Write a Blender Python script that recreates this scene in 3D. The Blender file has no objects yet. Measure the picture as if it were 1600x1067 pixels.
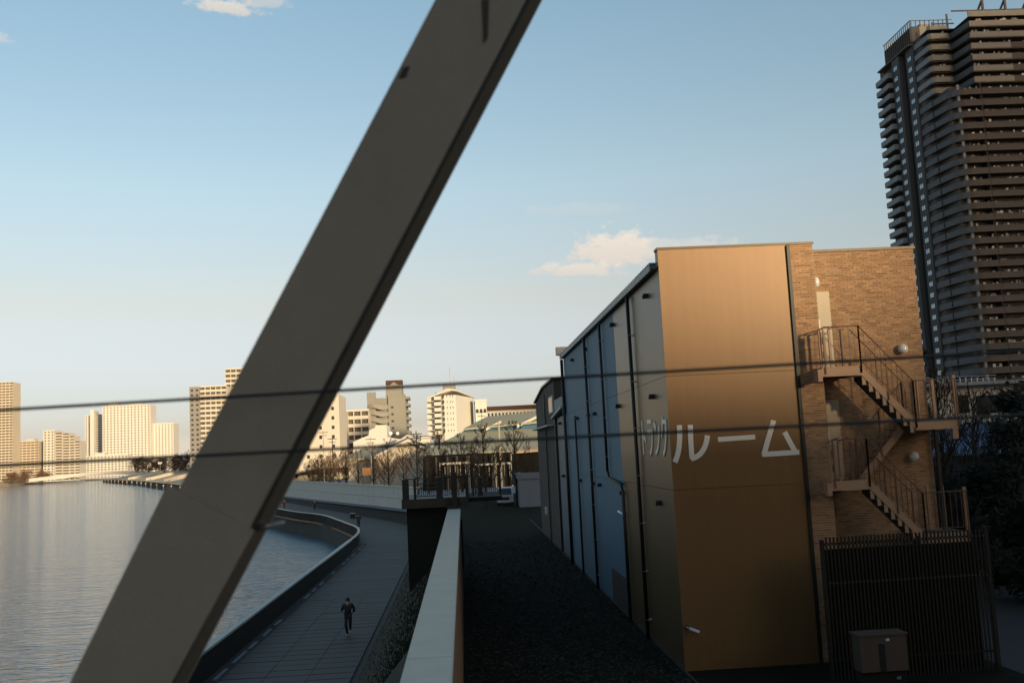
import bpy, math, random
from mathutils import Vector, Matrix
random.seed(7)
R = math.radians
sc = bpy.context.scene
col = sc.collection

# ------------------------------------------------------------------ camera
F = 1556.0; W, H = 1600, 1067
PITCH = math.atan(171 / 1556.); ROLL = 0.050; YAW = R(3.1); CAM = Vector((0, 0, 8))
fwd = Vector((math.sin(YAW) * math.cos(PITCH), math.cos(YAW) * math.cos(PITCH), math.sin(PITCH)))
r0 = Vector((math.cos(YAW), -math.sin(YAW), 0)); u0 = r0.cross(fwd)
rt = r0 * math.cos(ROLL) - u0 * math.sin(ROLL); up = r0 * math.sin(ROLL) + u0 * math.cos(ROLL)
cd = bpy.data.cameras.new('camera'); cam = bpy.data.objects.new('camera', cd); col.objects.link(cam)
m = Matrix((rt, up, -fwd)).transposed().to_4x4(); m.translation = CAM; cam.matrix_world = m
cd.sensor_width = 36; cd.lens = 36 * F / W; cd.clip_start = .1; cd.clip_end = 9000
cd.dof.use_dof = True; cd.dof.focus_distance = 45; cd.dof.aperture_fstop = 1.8
sc.camera = cam

# ------------------------------------------------------------------ sky and sun
SUN_AZ, SUN_EL = 28, 7.0           # degrees to the right of straight behind the camera
CLOUDS = [  # centre px, centre py, half width, half height (radians), density, seed
    (965, 398, .044, .022, 1.0, 3.1), (905, 424, .042, .010, .85, 7.7), (1065, 388, .058, .011, .42, 1.3),
    (352, 14, .027, .0095, .8, 5.2), (415, 4, .022, .008, .45, 9.4), (-4, 62, .010, .005, .4, 2.2), (905, 330, .05, .008, .14, 4.0)]
def pix_dir(px, py):
    return fwd + rt * ((px - W / 2) / F) - up * ((py - H / 2) / F)
def G(px, py, z):
    d = pix_dir(px, py); return CAM + d * ((z - CAM.z) / d.z)
def AY(px, py, Y):
    d = pix_dir(px, py); return CAM + d * (Y / d.y)
def OX(px, py, X):
    d = pix_dir(px, py); return CAM + d * (X / d.x)
world = bpy.data.worlds.new("World"); sc.world = world; world.use_nodes = True
nt = world.node_tree; N = nt.nodes; L = nt.links
sky = N.new('ShaderNodeTexSky'); sky.sky_type = 'NISHITA'; sky.sun_disc = False
sky.sun_elevation = R(SUN_EL); sky.sun_rotation = R(180 - SUN_AZ); sky.dust_density = 1.0
bg = N['Background']; bg.inputs[1].default_value = .15
tc = N.new('ShaderNodeTexCoord'); sep = N.new('ShaderNodeSeparateXYZ'); L.new(tc.outputs['Generated'], sep.inputs[0])
ramp = N.new('ShaderNodeValToRGB'); L.new(sep.outputs[2], ramp.inputs[0])
stops = [(0, (1.7, 2.0, 4.2)), (.033, (.98, 1.05, 2.0)), (.065, (1.0, 1.0, 1.55)), (.154, (1.43, 1.16, 1.18)), (.26, (1.60, 1.48, 1.45)), (.45, (1.50, 1.60, 1.57)), (1, (1.2, 1.45, 1.5))]
el = ramp.color_ramp.elements
while len(el) < len(stops): el.new(.5)
for e, (p, c) in zip(el, stops): e.position = p; e.color = (c[0] / 6, c[1] / 6, c[2] / 6, 1)
def vmath(op, a, b=None):
    n = N.new('ShaderNodeVectorMath'); n.operation = op
    for i, x in enumerate((a, b)):
        if x is None: continue
        if hasattr(x, 'is_linked') or hasattr(x, 'links'): L.new(x, n.inputs[i])
        else: n.inputs[i].default_value = x
    return n
def fmath(op, a, b=None, c=None, clamp=False):
    n = N.new('ShaderNodeMath'); n.operation = op; n.use_clamp = clamp
    for i, x in enumerate((a, b, c)):
        if x is None: continue
        if hasattr(x, 'links'): L.new(x, n.inputs[i])
        else: n.inputs[i].default_value = x
    return n.outputs[0]
mul = vmath('MULTIPLY', sky.outputs[0], ramp.outputs[0]); sc6 = vmath('MULTIPLY', mul.outputs[0], (6, 6, 6))
cur = sc6.outputs[0]
total = None
for (px, py, a, b, dens, seed) in CLOUDS:
    c = pix_dir(px, py).normalized(); e1 = Vector((0, 0, 1)).cross(c).normalized() * -1; e2 = e1.cross(c) * -1
    e1 = rt.copy(); e2 = up.copy()
    uu = vmath('DOT_PRODUCT', tc.outputs['Generated'], e1).outputs['Value']; vv = vmath('DOT_PRODUCT', tc.outputs['Generated'], e2).outputs['Value']
    u = fmath('DIVIDE', fmath('SUBTRACT', uu, c.dot(e1)), a); v = fmath('DIVIDE', fmath('SUBTRACT', vv, c.dot(e2)), b)
    v2 = fmath('MULTIPLY', v, fmath('ADD', 1.0, fmath('MULTIPLY', fmath('LESS_THAN', v, 0), .8)))
    d = fmath('SQRT', fmath('ADD', fmath('MULTIPLY', u, u), fmath('MULTIPLY', v2, v2)))
    nz = N.new('ShaderNodeTexNoise'); nz.inputs['Scale'].default_value = 1.0; nz.inputs['Detail'].default_value = 7; nz.inputs['Roughness'].default_value = .58
    sh = vmath('MULTIPLY', tc.outputs['Generated'], (75, 75, 120)); sh2 = vmath('ADD', sh.outputs[0], (seed, seed * 2, seed)); L.new(sh2.outputs[0], nz.inputs['Vector'])
    q = fmath('ADD', fmath('SUBTRACT', 1.25, d), fmath('MULTIPLY', fmath('SUBTRACT', nz.outputs[0], .5), 2.2))
    mm = N.new('ShaderNodeMapRange'); mm.interpolation_type = 'SMOOTHSTEP'; L.new(q, mm.inputs[0]); mm.inputs[1].default_value = 0; mm.inputs[2].default_value = .7; mm.inputs[4].default_value = dens
    near = fmath('GREATER_THAN', vmath('DOT_PRODUCT', tc.outputs['Generated'], c).outputs['Value'], .9)
    k = fmath('MULTIPLY', mm.outputs[0], near)
    mix = N.new('ShaderNodeMixRGB'); L.new(k, mix.inputs[0]); L.new(cur, mix.inputs[1])
    cc = N.new('ShaderNodeMixRGB'); L.new(fmath('ADD', fmath('MULTIPLY', v, .4), .5, clamp=True), cc.inputs[0])
    cc.inputs[1].default_value = (4.5, 4.1, 3.8, 1); cc.inputs[2].default_value = (6.0, 5.4, 4.6, 1)
    L.new(cc.outputs[0], mix.inputs[2]); cur = mix.outputs[0]
L.new(cur, bg.inputs[0])
sl = bpy.data.lights.new('sun', 'SUN'); so = bpy.data.objects.new('sun', sl); col.objects.link(so)
sl.energy = 5.0; sl.angle = R(3.6); sl.color = (1, .78, .48)
sdir = Vector((math.sin(R(SUN_AZ)) * math.cos(R(SUN_EL)), -math.cos(R(SUN_AZ)) * math.cos(R(SUN_EL)), math.sin(R(SUN_EL))))
so.rotation_euler = sdir.to_track_quat('Z', 'Y').to_euler(); so.location = (0, 0, 60)
vs = sc.view_settings; vs.view_transform = 'Standard'; vs.look = 'None'; vs.exposure = 0; vs.gamma = 1; vs.use_curve_mapping = False

# ------------------------------------------------------------------ helpers
class MB:
    def __init__(s): s.v = []; s.f = []
    def quad(s, *p):
        b = len(s.v); s.v += [tuple(q) for q in p]; s.f.append(tuple(range(b, b + len(p)))); return s
    def box(s, x0, x1, y0, y1, z0, z1):
        b = len(s.v)
        s.v += [(x0, y0, z0), (x1, y0, z0), (x1, y1, z0), (x0, y1, z0), (x0, y0, z1), (x1, y0, z1), (x1, y1, z1), (x0, y1, z1)]
        s.f += [(b, b + 3, b + 2, b + 1), (b + 4, b + 5, b + 6, b + 7), (b, b + 1, b + 5, b + 4), (b + 1, b + 2, b + 6, b + 5), (b + 2, b + 3, b + 7, b + 6), (b + 3, b, b + 4, b + 7)]
        return s
    def prism(s, pts, d):      # planar polygon pushed along d
        b = len(s.v); n = len(pts); d = Vector(d)
        s.v += [tuple(p) for p in pts] + [tuple(Vector(p) + d) for p in pts]
        s.f += [tuple(range(b, b + n)), tuple(range(b + 2 * n - 1, b + n - 1, -1))]
        for i in range(n): s.f.append((b + i, b + n + i, b + n + (i + 1) % n, b + (i + 1) % n))
        return s
    def tube(s, pts, rad, n=6, cap=True):
        pts = [Vector(p) for p in pts]; k = len(pts)
        if not hasattr(rad, '__len__'): rad = [rad] * k
        b0 = len(s.v); ref = None
        for i, p in enumerate(pts):
            t = (pts[min(i + 1, k - 1)] - pts[max(i - 1, 0)]).normalized()
            a = t.cross(Vector((0, 0, 1)) if abs(t.z) < .9 else Vector((1, 0, 0))).normalized()
            if ref and a.dot(ref) < 0: a = -a
            ref = a; bb = t.cross(a)
            for j in range(n):
                w = 2 * math.pi * j / n; s.v.append(tuple(p + (a * math.cos(w) + bb * math.sin(w)) * rad[i]))
        for i in range(k - 1):
            for j in range(n):
                q = b0 + i * n; s.f.append((q + j, q + (j + 1) % n, q + n + (j + 1) % n, q + n + j))
        if cap: s.f += [tuple(range(b0 + n - 1, b0 - 1, -1)), tuple(range(b0 + (k - 1) * n, b0 + k * n))]
        return s
    def ball(s, c, r, nu=16, nv=10, sq=(1, 1, 1)):
        b = len(s.v)
        for i in range(nv + 1):
            t = math.pi * i / nv
            for j in range(nu):
                w = 2 * math.pi * j / nu; s.v.append((c[0] + r * sq[0] * math.sin(t) * math.cos(w), c[1] + r * sq[1] * math.sin(t) * math.sin(w), c[2] + r * sq[2] * math.cos(t)))
        for i in range(nv):
            for j in range(nu): s.f.append((b + i * nu + j, b + (i + 1) * nu + j, b + (i + 1) * nu + (j + 1) % nu, b + i * nu + (j + 1) % nu))
        return s
org = {}
def link(o, parent, origin):
    col.objects.link(o); po = Vector((0, 0, 0))
    if parent is not None: o.parent = parent; po = org[parent]
    o.location = Vector(origin) - po; org[o] = Vector(origin)
def tag(o, label=None, cat=None, group=None, kind=None):
    if label: o['label'] = label
    if cat: o['category'] = cat
    if group: o['group'] = group
    if kind: o['kind'] = kind
    return o
def thing(name, loc, label, cat, group=None):
    o = bpy.data.objects.new(name, None); o.empty_display_size = .2; link(o, None, loc); return tag(o, label, cat, group)
def part(name, mb, mat, parent=None, origin=None, smooth=False, kind=None, label=None, cat=None, group=None):
    if origin is None: origin = org[parent] if parent is not None else Vector((0, 0, 0))
    origin = Vector(origin); me = bpy.data.meshes.new(name)
    me.from_pydata([(v[0] - origin.x, v[1] - origin.y, v[2] - origin.z) for v in mb.v], [], mb.f)
    if smooth:
        for p in me.polygons: p.use_smooth = True
    me.materials.append(mat); me.update()
    o = bpy.data.objects.new(name, me); link(o, parent, origin); return tag(o, label, cat, group, kind)
def again(src, parent, origin, label=None, cat=None, group=None):   # another of the same, sharing the mesh
    o = src.copy(); po = org[parent] if parent is not None else Vector((0, 0, 0)); col.objects.link(o); o.parent = parent
    o.location = Vector(origin) - po; org[o] = Vector(origin)
    if label: o['label'] = label
    return o
def boxpart(name, x0, x1, y0, y1, z0, z1, mat, parent, **k):
    return part(name, MB().box(x0, x1, y0, y1, z0, z1), mat, parent, **k)

def mat(name, c, rough=.8, metal=0, var=.2, scale=1.5, bump=0, bscale=30, streak=0, sc3=(1, 1, 1), spec=.5, island=0, warm=None, coat=0, wave=None):
    m = bpy.data.materials.new(name); m.use_nodes = True; t = m.node_tree; n = t.nodes; l = t.links; b = n['Principled BSDF']
    b.inputs['Roughness'].default_value = rough; b.inputs['Metallic'].default_value = metal; b.inputs['Specular IOR Level'].default_value = spec
    if coat: b.inputs['Coat Weight'].default_value = coat; b.inputs['Coat Roughness'].default_value = .12
    g = n.new('ShaderNodeNewGeometry'); mp = n.new('ShaderNodeMapping'); l.new(g.outputs['Position'], mp.inputs[0]); mp.inputs['Scale'].default_value = sc3
    def noise(s, det=5, src=mp.outputs[0]):
        q = n.new('ShaderNodeTexNoise'); q.inputs['Scale'].default_value = s; q.inputs['Detail'].default_value = det; l.new(src, q.inputs['Vector']); return q.outputs[0]
    def mth(op, a, bb):
        q = n.new('ShaderNodeMath'); q.operation = op
        for i, x in enumerate((a, bb)):
            if hasattr(x, 'links'): l.new(x, q.inputs[i])
            else: q.inputs[i].default_value = x
        return q.outputs[0]
    f = mth('ADD', mth('MULTIPLY', mth('SUBTRACT', noise(scale), .5), 2.0 * var), mth('MULTIPLY', mth('SUBTRACT', noise(scale * 9), .5), 1.4 * var))
    if streak:
        ms = n.new('ShaderNodeMapping'); l.new(g.outputs['Position'], ms.inputs[0]); ms.inputs['Scale'].default_value = (5, 5, .25)
        f = mth('ADD', f, mth('MULTIPLY', mth('SUBTRACT', noise(1.0, 6, ms.outputs[0]), .5), 2 * streak))
    if island: f = mth('ADD', f, mth('MULTIPLY', mth('SUBTRACT', g.outputs['Random Per Island'], .5), 2 * island))
    k = mth('ADD', f, 1.0)
    v = n.new('ShaderNodeVectorMath'); v.operation = 'SCALE'; l.new(k, v.inputs['Scale'])
    if warm and island:
        mx = n.new('ShaderNodeMixRGB'); mx.inputs[1].default_value = (*c, 1); mx.inputs[2].default_value = (*warm, 1)
        l.new(mth('FRACT', mth('MULTIPLY', g.outputs['Random Per Island'], 7.31), 0), mx.inputs[0]); l.new(mx.outputs[0], v.inputs[0])
    else: v.inputs[0].default_value = c
    l.new(v.outputs[0], b.inputs['Base Color'])
    if bump or wave:
        bp = n.new('ShaderNodeBump'); bp.inputs['Distance'].default_value = .02
        if wave:     # fine ribs of sheet metal: (axis, ribs per metre, strength)
            s2 = n.new('ShaderNodeSeparateXYZ'); l.new(g.outputs['Position'], s2.inputs[0])
            w = mth('SINE', mth('MULTIPLY', s2.outputs[wave[0]], wave[1] * 6.283), 0); w = mth('MULTIPLY', w, .2)
            if bump: w = mth('ADD', w, mth('MULTIPLY', noise(bscale), .3))
            l.new(w, bp.inputs['Height']); bp.inputs['Strength'].default_value = wave[2]
        else:
            l.new(noise(bscale), bp.inputs['Height']); bp.inputs['Strength'].default_value = bump
        l.new(bp.outputs[0], b.inputs['Normal'])
    return m
M = dict(
    strut=mat('strut_paint', (.37, .30, .225), .62, var=.10, scale=1.2, bump=.25, bscale=60, streak=.10),
    strutside=mat('strut_web_shade_stain', (.065, .055, .042), .85, var=.2, scale=2, streak=.2),  # dark base stands in for shade on the web; also colours the stain
    cable=mat('cable_steel', (.02, .02, .02), .6, var=.1),
    lug=mat('galvanised', (.5, .5, .5), .35, .8, var=.1),
    water=None,
    asphalt=mat('promenade_paving', (.060, .054, .048), .75, var=.16, scale=.5, bump=.3, bscale=9, island=.10),
    path_base=mat('paving_bed', (.035, .034, .033), .9),
    grass=mat('grass_slope', (.012, .014, .005), .95, var=.35, scale=1.5, bump=.6, bscale=12),
    blade=mat('grass_blades', (.018, .022, .008), .9, island=.5, var=.2),
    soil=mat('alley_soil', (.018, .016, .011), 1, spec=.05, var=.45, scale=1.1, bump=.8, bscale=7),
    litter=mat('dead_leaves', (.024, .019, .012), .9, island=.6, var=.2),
    cap=mat('concrete_cap', (.70, .60, .48), .85, var=.10, scale=2, bump=.3, bscale=80),
    capside=mat('rust_brown_side', (.30, .15, .075), .7, var=.15, streak=.15, bump=.2, bscale=40),  # brown tint for the parapet sides and the edge beam
    conc=mat('pale_concrete', (.60, .58, .52), .85, var=.14, scale=.8, streak=.10, bump=.3, bscale=20),
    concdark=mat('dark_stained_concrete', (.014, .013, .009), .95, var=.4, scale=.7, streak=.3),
    quay=mat('quay_wall', (.05, .048, .038), .9, var=.3, scale=.5, streak=.3),
    steeldark=mat('dark_brown_steel', (.025, .019, .013), .6, var=.2),
    steelbeam=mat('brown_steel_beam', (.055, .038, .022), .6, var=.2),
    gold=mat('gold_brown_sheet', (.21, .110, .041), .45, .15, var=.07, scale=.5, streak=.11, wave=(0, 9, .015), bump=.1, bscale=60),
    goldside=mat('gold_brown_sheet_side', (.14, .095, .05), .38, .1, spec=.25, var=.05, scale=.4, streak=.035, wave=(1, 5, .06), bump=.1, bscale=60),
    blue=mat('pale_blue_sheet', (.10, .19, .255), .6, 0, spec=.12, var=.06, scale=.5, streak=.06, wave=(1, 5, .06), bump=.1, bscale=40),
    annex=mat('annex_blue_sheet', (.07, .12, .16), .5, spec=.2, var=.1),
    black=mat('black_pipe', (.013, .012, .011), .5, var=.2),
    trim=mat('dark_flashing', (.06, .045, .03), .45, .5, var=.2),
    letter=mat('white_letter', (.84, .78, .68), .5, var=.03),
    brick=mat('brick', (.33, .170, .085), .85, var=.12, scale=2, island=.26, warm=(.40, .23, .12), bump=.4, bscale=90),
    mortar=mat('mortar', (.48, .35, .23), .95, var=.15, scale=4),
    door=mat('cream_door', (.55, .43, .29), .5, var=.05, streak=.05),
    stair=mat('tan_stair_steel', (.42, .245, .145), .55, var=.08, streak=.08, scale=2),
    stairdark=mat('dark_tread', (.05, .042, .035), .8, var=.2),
    rail=mat('brown_rail', (.15, .075, .045), .5, var=.1),
    globe=mat('opal_globe', (.74, .74, .70), .18, var=.04, coat=.5),
    white=mat('white_plastic', (.75, .74, .72), .4, var=.04),
    fence=mat('dark_fence_picket', (.016, .012, .007), .8, var=.3, scale=3, streak=.2),
    backscreen=mat('brown_back_screen', (.014, .010, .006), .95, var=.4, scale=2, streak=.3, spec=.1),
    fencetip=mat('picket_clip', (.16, .12, .07), .5),
    cabinet=mat('pinkish_cabinet', (.085, .058, .045), .6, var=.08, streak=.1),
    darkhouse=mat('dark_cladding', (.028, .025, .02), .8, var=.3, streak=.2),
    fascia=mat('pale_fascia', (.55, .50, .42), .7, var=.1),
    greyroof=mat('grey_roof', (.25, .27, .28), .7, var=.1),
    greenroof=mat('pale_green_metal_roof', (.36, .345, .25), .9, spec=.2, var=.08, scale=.3, streak=.1),
    blueroof=mat('blue_metal_roof', (.06, .13, .27), .5, var=.3, scale=1.0, streak=.15),
    clere=mat('blue_glazing', (.03, .10, .17), .3, var=.3, scale=.3),
    cream=mat('cream_render', (.56, .51, .43), .85, var=.06, scale=.05),
    cream2=mat('pale_cream_render', (.60, .57, .51), .85, var=.06, scale=.05),
    tan=mat('tan_render', (.52, .45, .35), .85, var=.08, scale=.05),
    greyr=mat('grey_shade_render', (.24, .225, .20), .85, var=.08, scale=.05),  # greyed to stand for shade on the slab tower side and tower wing
    paleg=mat('pale_grey_shade_render', (.25, .235, .20), .85, var=.08, scale=.05),  # darkened to stand for a neighbour's shadow on the curved balcony tower
    bandlt=mat('white_balcony', (.62, .57, .48), .8, var=.05, scale=.1),
    glass=mat('dark_window_glass', (.035, .04, .045), .15, var=.2, scale=.3, spec=.6),
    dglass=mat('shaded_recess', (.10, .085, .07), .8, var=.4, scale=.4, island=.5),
    brownroof=mat('brown_roof_edge', (.07, .03, .02), .8),
    stone=mat('tan_stone_bank', (.66, .49, .30), .9, var=.15, scale=.06, bump=.3, bscale=2),
    bank=mat('far_bank_quay', (.42, .34, .24), .9, var=.15, scale=.05),
    bush=mat('brown_winter_bush', (.12, .07, .04), .95, var=.3, island=.5, scale=.1),
    bark=mat('dark_bark', (.022, .017, .012), .95, var=.3, scale=3),
    twig=mat('twig', (.032, .023, .014), .95, var=.2, scale=3),
    twigwarm=mat('warm_twig', (.13, .075, .04), .95, var=.2, scale=3),
    ever=mat('dark_evergreen', (.014, .018, .010), .9, island=.6, var=.3),
    tbeige=mat('tower_beige_tile', (.22, .20, .165), .75, var=.10, scale=.1, streak=.04),
    tbrown=mat('tower_brown_tile', (.075, .060, .048), .75, var=.12, scale=.1, streak=.04),
    tgrey=mat('tower_grey_balcony', (.088, .090, .097), .7, var=.12, scale=.1),
    tgreyl=mat('tower_pale_grey_balcony', (.20, .215, .225), .7, var=.12, scale=.1),
    twall=mat('tower_dark_wall', (.066, .062, .060), .8, var=.12, scale=.15),
    tdark=mat('tower_recess', (.015, .014, .012), .9, var=.3),
    tslab=mat('tower_slab_edge', (.10, .084, .064), .8, var=.1),
    twin=mat('tower_window_glass', (.30, .42, .50), .12, var=.15, scale=.3, spec=.8),
    bits=mat('balcony_clutter', (.30, .28, .25), .7, island=.9, var=.1),
    road=mat('dark_road', (.016, .016, .018), .8, var=.2, scale=.5),
    lot=mat('pale_forecourt', (.17, .19, .22), .7, var=.15, scale=.1),
    land=mat('bare_ground', (.055, .05, .04), .95, var=.3, scale=.2),
    shed=mat('pale_blue_shed', (.13, .16, .20), .7, var=.1, streak=.1),
    van=mat('white_van_paint', (.55, .56, .58), .3, var=.03, coat=.5),
    pole=mat('pale_pole', (.42, .36, .28), .7, var=.1),
    orange=mat('orange_sign', (.42, .20, .07), .6, var=.1),
    skin=mat('skin', (.45, .28, .20), .6, var=.04), jacket=mat('black_jacket', (.022, .022, .025), .8, var=.2, scale=8),
    trouser=mat('dark_trousers', (.026, .020, .019), .85, var=.2, scale=8), shoe=mat('pale_shoe', (.45, .5, .5), .6), hair=mat('dark_hair', (.012, .010, .009), .6),
    redtop=mat('brown_coat', (.09, .03, .02), .8), far_block=mat('grey_block_render', (.16, .15, .14), .9, var=.1, scale=.05),
)
def water_mat():
    m = bpy.data.materials.new('river_water'); m.use_nodes = True; t = m.node_tree; n = t.nodes; l = t.links; b = n['Principled BSDF']
    b.inputs['Base Color'].default_value = (.045, .14, .20, 1); b.inputs['Specular Tint'].default_value = (.82, .96, 1, 1); b.inputs['Roughness'].default_value = .08; b.inputs['IOR'].default_value = 1.6
    g = n.new('ShaderNodeNewGeometry'); cam_ = n.new('ShaderNodeCameraData')
    hs = []
    for s, d, k in (((.35, 1.1, 1), 3, .55), ((1.3, 3.6, 1), 3, .25), ((.06, .16, 1), 2, .35)):
        mp = n.new('ShaderNodeMapping'); mp.inputs['Scale'].default_value = s; mp.inputs['Rotation'].default_value = (0, 0, .18); l.new(g.outputs['Position'], mp.inputs[0])
        q = n.new('ShaderNodeTexNoise'); q.inputs['Scale'].default_value = 1; q.inputs['Detail'].default_value = d; l.new(mp.outputs[0], q.inputs['Vector'])
        mu = n.new('ShaderNodeMath'); mu.operation = 'MULTIPLY'; l.new(q.outputs[0], mu.inputs[0]); mu.inputs[1].default_value = k; hs.append(mu.outputs[0])
    a = n.new('ShaderNodeMath'); l.new(hs[0], a.inputs[0]); l.new(hs[1], a.inputs[1]); a2 = n.new('ShaderNodeMath'); l.new(a.outputs[0], a2.inputs[0]); l.new(hs[2], a2.inputs[1])
    bp = n.new('ShaderNodeBump'); bp.inputs['Strength'].default_value = 1; bp.inputs['Distance'].default_value = .5; l.new(a2.outputs[0], bp.inputs['Height']); l.new(bp.outputs[0], b.inputs['Normal'])
    return m
M['water'] = water_mat()

GZ = 1.75; WZ = -2.0
# ------------------------------------------------------------------ terrain
part('water', MB().quad((-4000, -300, WZ), (-2, -300, WZ), (-2, 7000, WZ), (-4000, 7000, WZ)), M['water'], kind='structure')
rail = [(-10.25, 6), (-10.2, 40), (-10.15, 60), (-10.1, 76), (-10.1, 88), (-10.2, 95), (-10.7, 101), (-11.6, 106), (-12.9, 111), (-15.0, 119), (-19.0, 132.6), (-27.6, 153), (-55, 230), (-110.4, 404), (-210, 660), (-339, 965)]
kerb = [(-4.12, 6), (-4.2, 40), (-4.3, 76), (-4.6, 95), (-5.6, 110), (-8.2, 122), (-11.7, 134.8), (-20, 158), (-35.8, 204), (-62, 290), (-100, 420), (-195, 670), (-320, 965)]
WTOP = 4.25
wallpts = [G(a, b, WTOP) for a, b in ((637, 760.2), (612, 758.8), (590, 757.5), (560, 756), (530, 754.3), (495, 752.2), (455, 750), (415, 747.8), (370, 745.6))]
kp = [G(a, b, 0) for a, b in ((637, 820), (612, 814.5), (590, 810.5), (560, 805), (530, 799.6), (495, 793.3), (448, 785), (415, 780.5), (370, 775.5))]
wz = [1.3, 1.25, 1.2, 1.1, 1.0, .8, .6, .5, .5]
kerb = [(-4.12, 6), (-4.2, 40), (-4.3, 76), (-4.9, 100)] + [(p.x, p.y) for p in kp] + [(-120, 440), (-195, 670), (-320, 965)]
foot = [(-.85, 6, 4.2), (-.9, 40, 3.9), (-1.2, 76, 2.6), (-2.6, 100, 1.9)] + [(p.x, p.y, z) for p, z in zip(wallpts, wz)] + [(-100, 450, .8), (-178, 670, 1), (-300, 965, 1)]
def resample(path, n):
    path = [Vector(p) for p in path]; ds = [0]
    for a, b in zip(path, path[1:]): ds.append(ds[-1] + (b - a).length)
    out = []
    for i in range(n):
        t = ds[-1] * i / (n - 1); k = 0
        while k < len(ds) - 2 and ds[k + 1] < t: k += 1
        f = (t - ds[k]) / (ds[k + 1] - ds[k]); out.append(path[k].lerp(path[k + 1], f))
    return out
def ribbon(mb, A, B):
    b = len(mb.v); mb.v += [tuple(p) for p in A] + [tuple(p) for p in B]; n = len(A)
    for i in range(n - 1): mb.f.append((b + i, b + i + 1, b + n + i + 1, b + n + i))
def atd(path, y):   # interpolate a path at a given y
    for a, b in zip(path, path[1:]):
        if a[1] <= y <= b[1]:
            f = (y - a[1]) / (b[1] - a[1]); return [a[i] + (b[i] - a[i]) * f for i in range(len(a))]
    return list(path[-1])
YS = [6 + i * 2 for i in range(80)] + [166 + i * 12 for i in range(67)]
def dens(path, n=8):
    out = []
    for a, b in zip(path, path[1:]):
        for k in range(n): out.append(tuple(a[i] + (b[i] - a[i]) * k / n for i in range(len(a))))
    return out + [tuple(path[-1])]
rl = [(*atd(rail, y), 0) for y in YS]; kb = [(a, b, 0) for a, b in dens(kerb)]; ft = dens(foot); kbY = [(*atd(kerb, y), 0) for y in YS]
pm = MB(); ribbon(pm, kbY, rl); prom = part('promenade', pm, M['path_base'], kind='structure')
gm = MB(); ribbon(gm, [(a[0] - .0, a[1], a[2]) for a in ft], [(a[0], a[1], .06) for a in kb]); part('grass_bank', gm, M['grass'], kind='structure')
# quay wall below the promenade
qm = MB(); ribbon(qm, rl, [(a[0], a[1], -3) for a in rl]); part('quay_wall', qm, M['quay'], kind='structure')
# land behind the levee
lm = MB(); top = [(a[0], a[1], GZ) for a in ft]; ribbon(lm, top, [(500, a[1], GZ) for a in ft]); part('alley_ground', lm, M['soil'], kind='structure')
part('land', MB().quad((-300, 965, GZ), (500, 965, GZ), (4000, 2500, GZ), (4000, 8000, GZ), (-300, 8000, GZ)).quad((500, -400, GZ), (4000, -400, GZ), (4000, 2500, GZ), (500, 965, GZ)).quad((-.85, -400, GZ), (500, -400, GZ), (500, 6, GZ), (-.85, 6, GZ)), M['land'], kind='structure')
part('forecourt', MB().quad((-8, 150, GZ + .01), (30, 150, GZ + .01), (60, 330, GZ + .01), (-60, 330, GZ + .01), (-26, 212, GZ + .01)), M['lot'], kind='structure')
part('side_road', MB().quad((13.9, 6, GZ + .01), (60, 6, GZ + .01), (60, 48, GZ + .01), (13.9, 48, GZ + .01)), M['road'], kind='structure')
# paving strips on the promenade
y = 30.0
proto = None
while y < 96:
    x0 = atd(rail, y)[0] + .75; x1 = atd(kerb, y)[0] - .25; w = .93
    n = 3 if y < 60 else 1
    for j in range(n):
        a = x0 + (x1 - x0) * j / n + .01; b = x0 + (x1 - x0) * (j + 1) / n - .01
        dz = random.uniform(0, .012)
        if proto is None or True:
            part('paving_strip', MB().box(a, b, y, y + w, -.05, .035 + dz), M['asphalt'], prom, origin=(0, 0, 0))
    y += 1.0
fm = MB(); ys2 = [95.9 + i * 3 for i in range(24)] + [170 + 15 * i for i in range(53)]
ribbon(fm, [(atd(kerb, v)[0], v, .035) for v in ys2], [(atd(rail, v)[0] + .05, v, .035) for v in ys2]); part('paving', fm, M['asphalt'], prom, origin=(0, 0, 0))
em = MB()
for v in range(30, 96, 3):    # pale drain edging beside the water parapet
    if random.random() < .7:
        a = atd(rail, v)[0] + .42; em.box(a, a + .16, v + .1, v + random.uniform(1.6, 2.8), 0, .05)
part('drain_cover', em, M['lot'], prom, origin=(0, 0, 0), kind='stuff')
KB = kb[:96]; km = MB(); ribbon(km, [(a[0] - .12, a[1], .10) for a in KB], [(a[0] + .04, a[1], .10) for a in KB]); ribbon(km, [(a[0] - .12, a[1], .0) for a in KB], [(a[0] - .12, a[1], .10) for a in KB]); part('kerb', km, M['road'], prom, origin=(0, 0, 0))

# water-side parapet: near solid stretch with pale coping, far stretch of railing
t = thing('water_parapet', (-10.2, 40, 0), 'dark riverside parapet with thin white coping curving along the promenade', 'parapet')
pts = [p for p in rail if 5 < p[1] < 97]
def offs(path, d):
    out = []
    for i, p in enumerate(path):
        a = Vector(path[max(i - 1, 0)]); b = Vector(path[min(i + 1, len(path) - 1)]); dd = (b - a).normalized(); out.append((p[0] + dd.y * d, p[1] - dd.x * d))
    return out
def wallpath(mb, path, w, z0, z1):
    A = offs(path, -w / 2); B = offs(path, w / 2)
    ribbon(mb, [(*p, z0) for p in A], [(*p, z1) for p in A]); ribbon(mb, [(*p, z1) for p in A], [(*p, z1) for p in B]); ribbon(mb, [(*p, z1) for p in B], [(*p, z0) for p in B]); ribbon(mb, [(*p, z0) for p in B], [(*p, z0) for p in A])
    mb.quad((*A[0], z0), (*B[0], z0), (*B[0], z1), (*A[0], z1)); mb.quad((*A[-1], z1), (*B[-1], z1), (*B[-1], z0), (*A[-1], z0))
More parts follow.
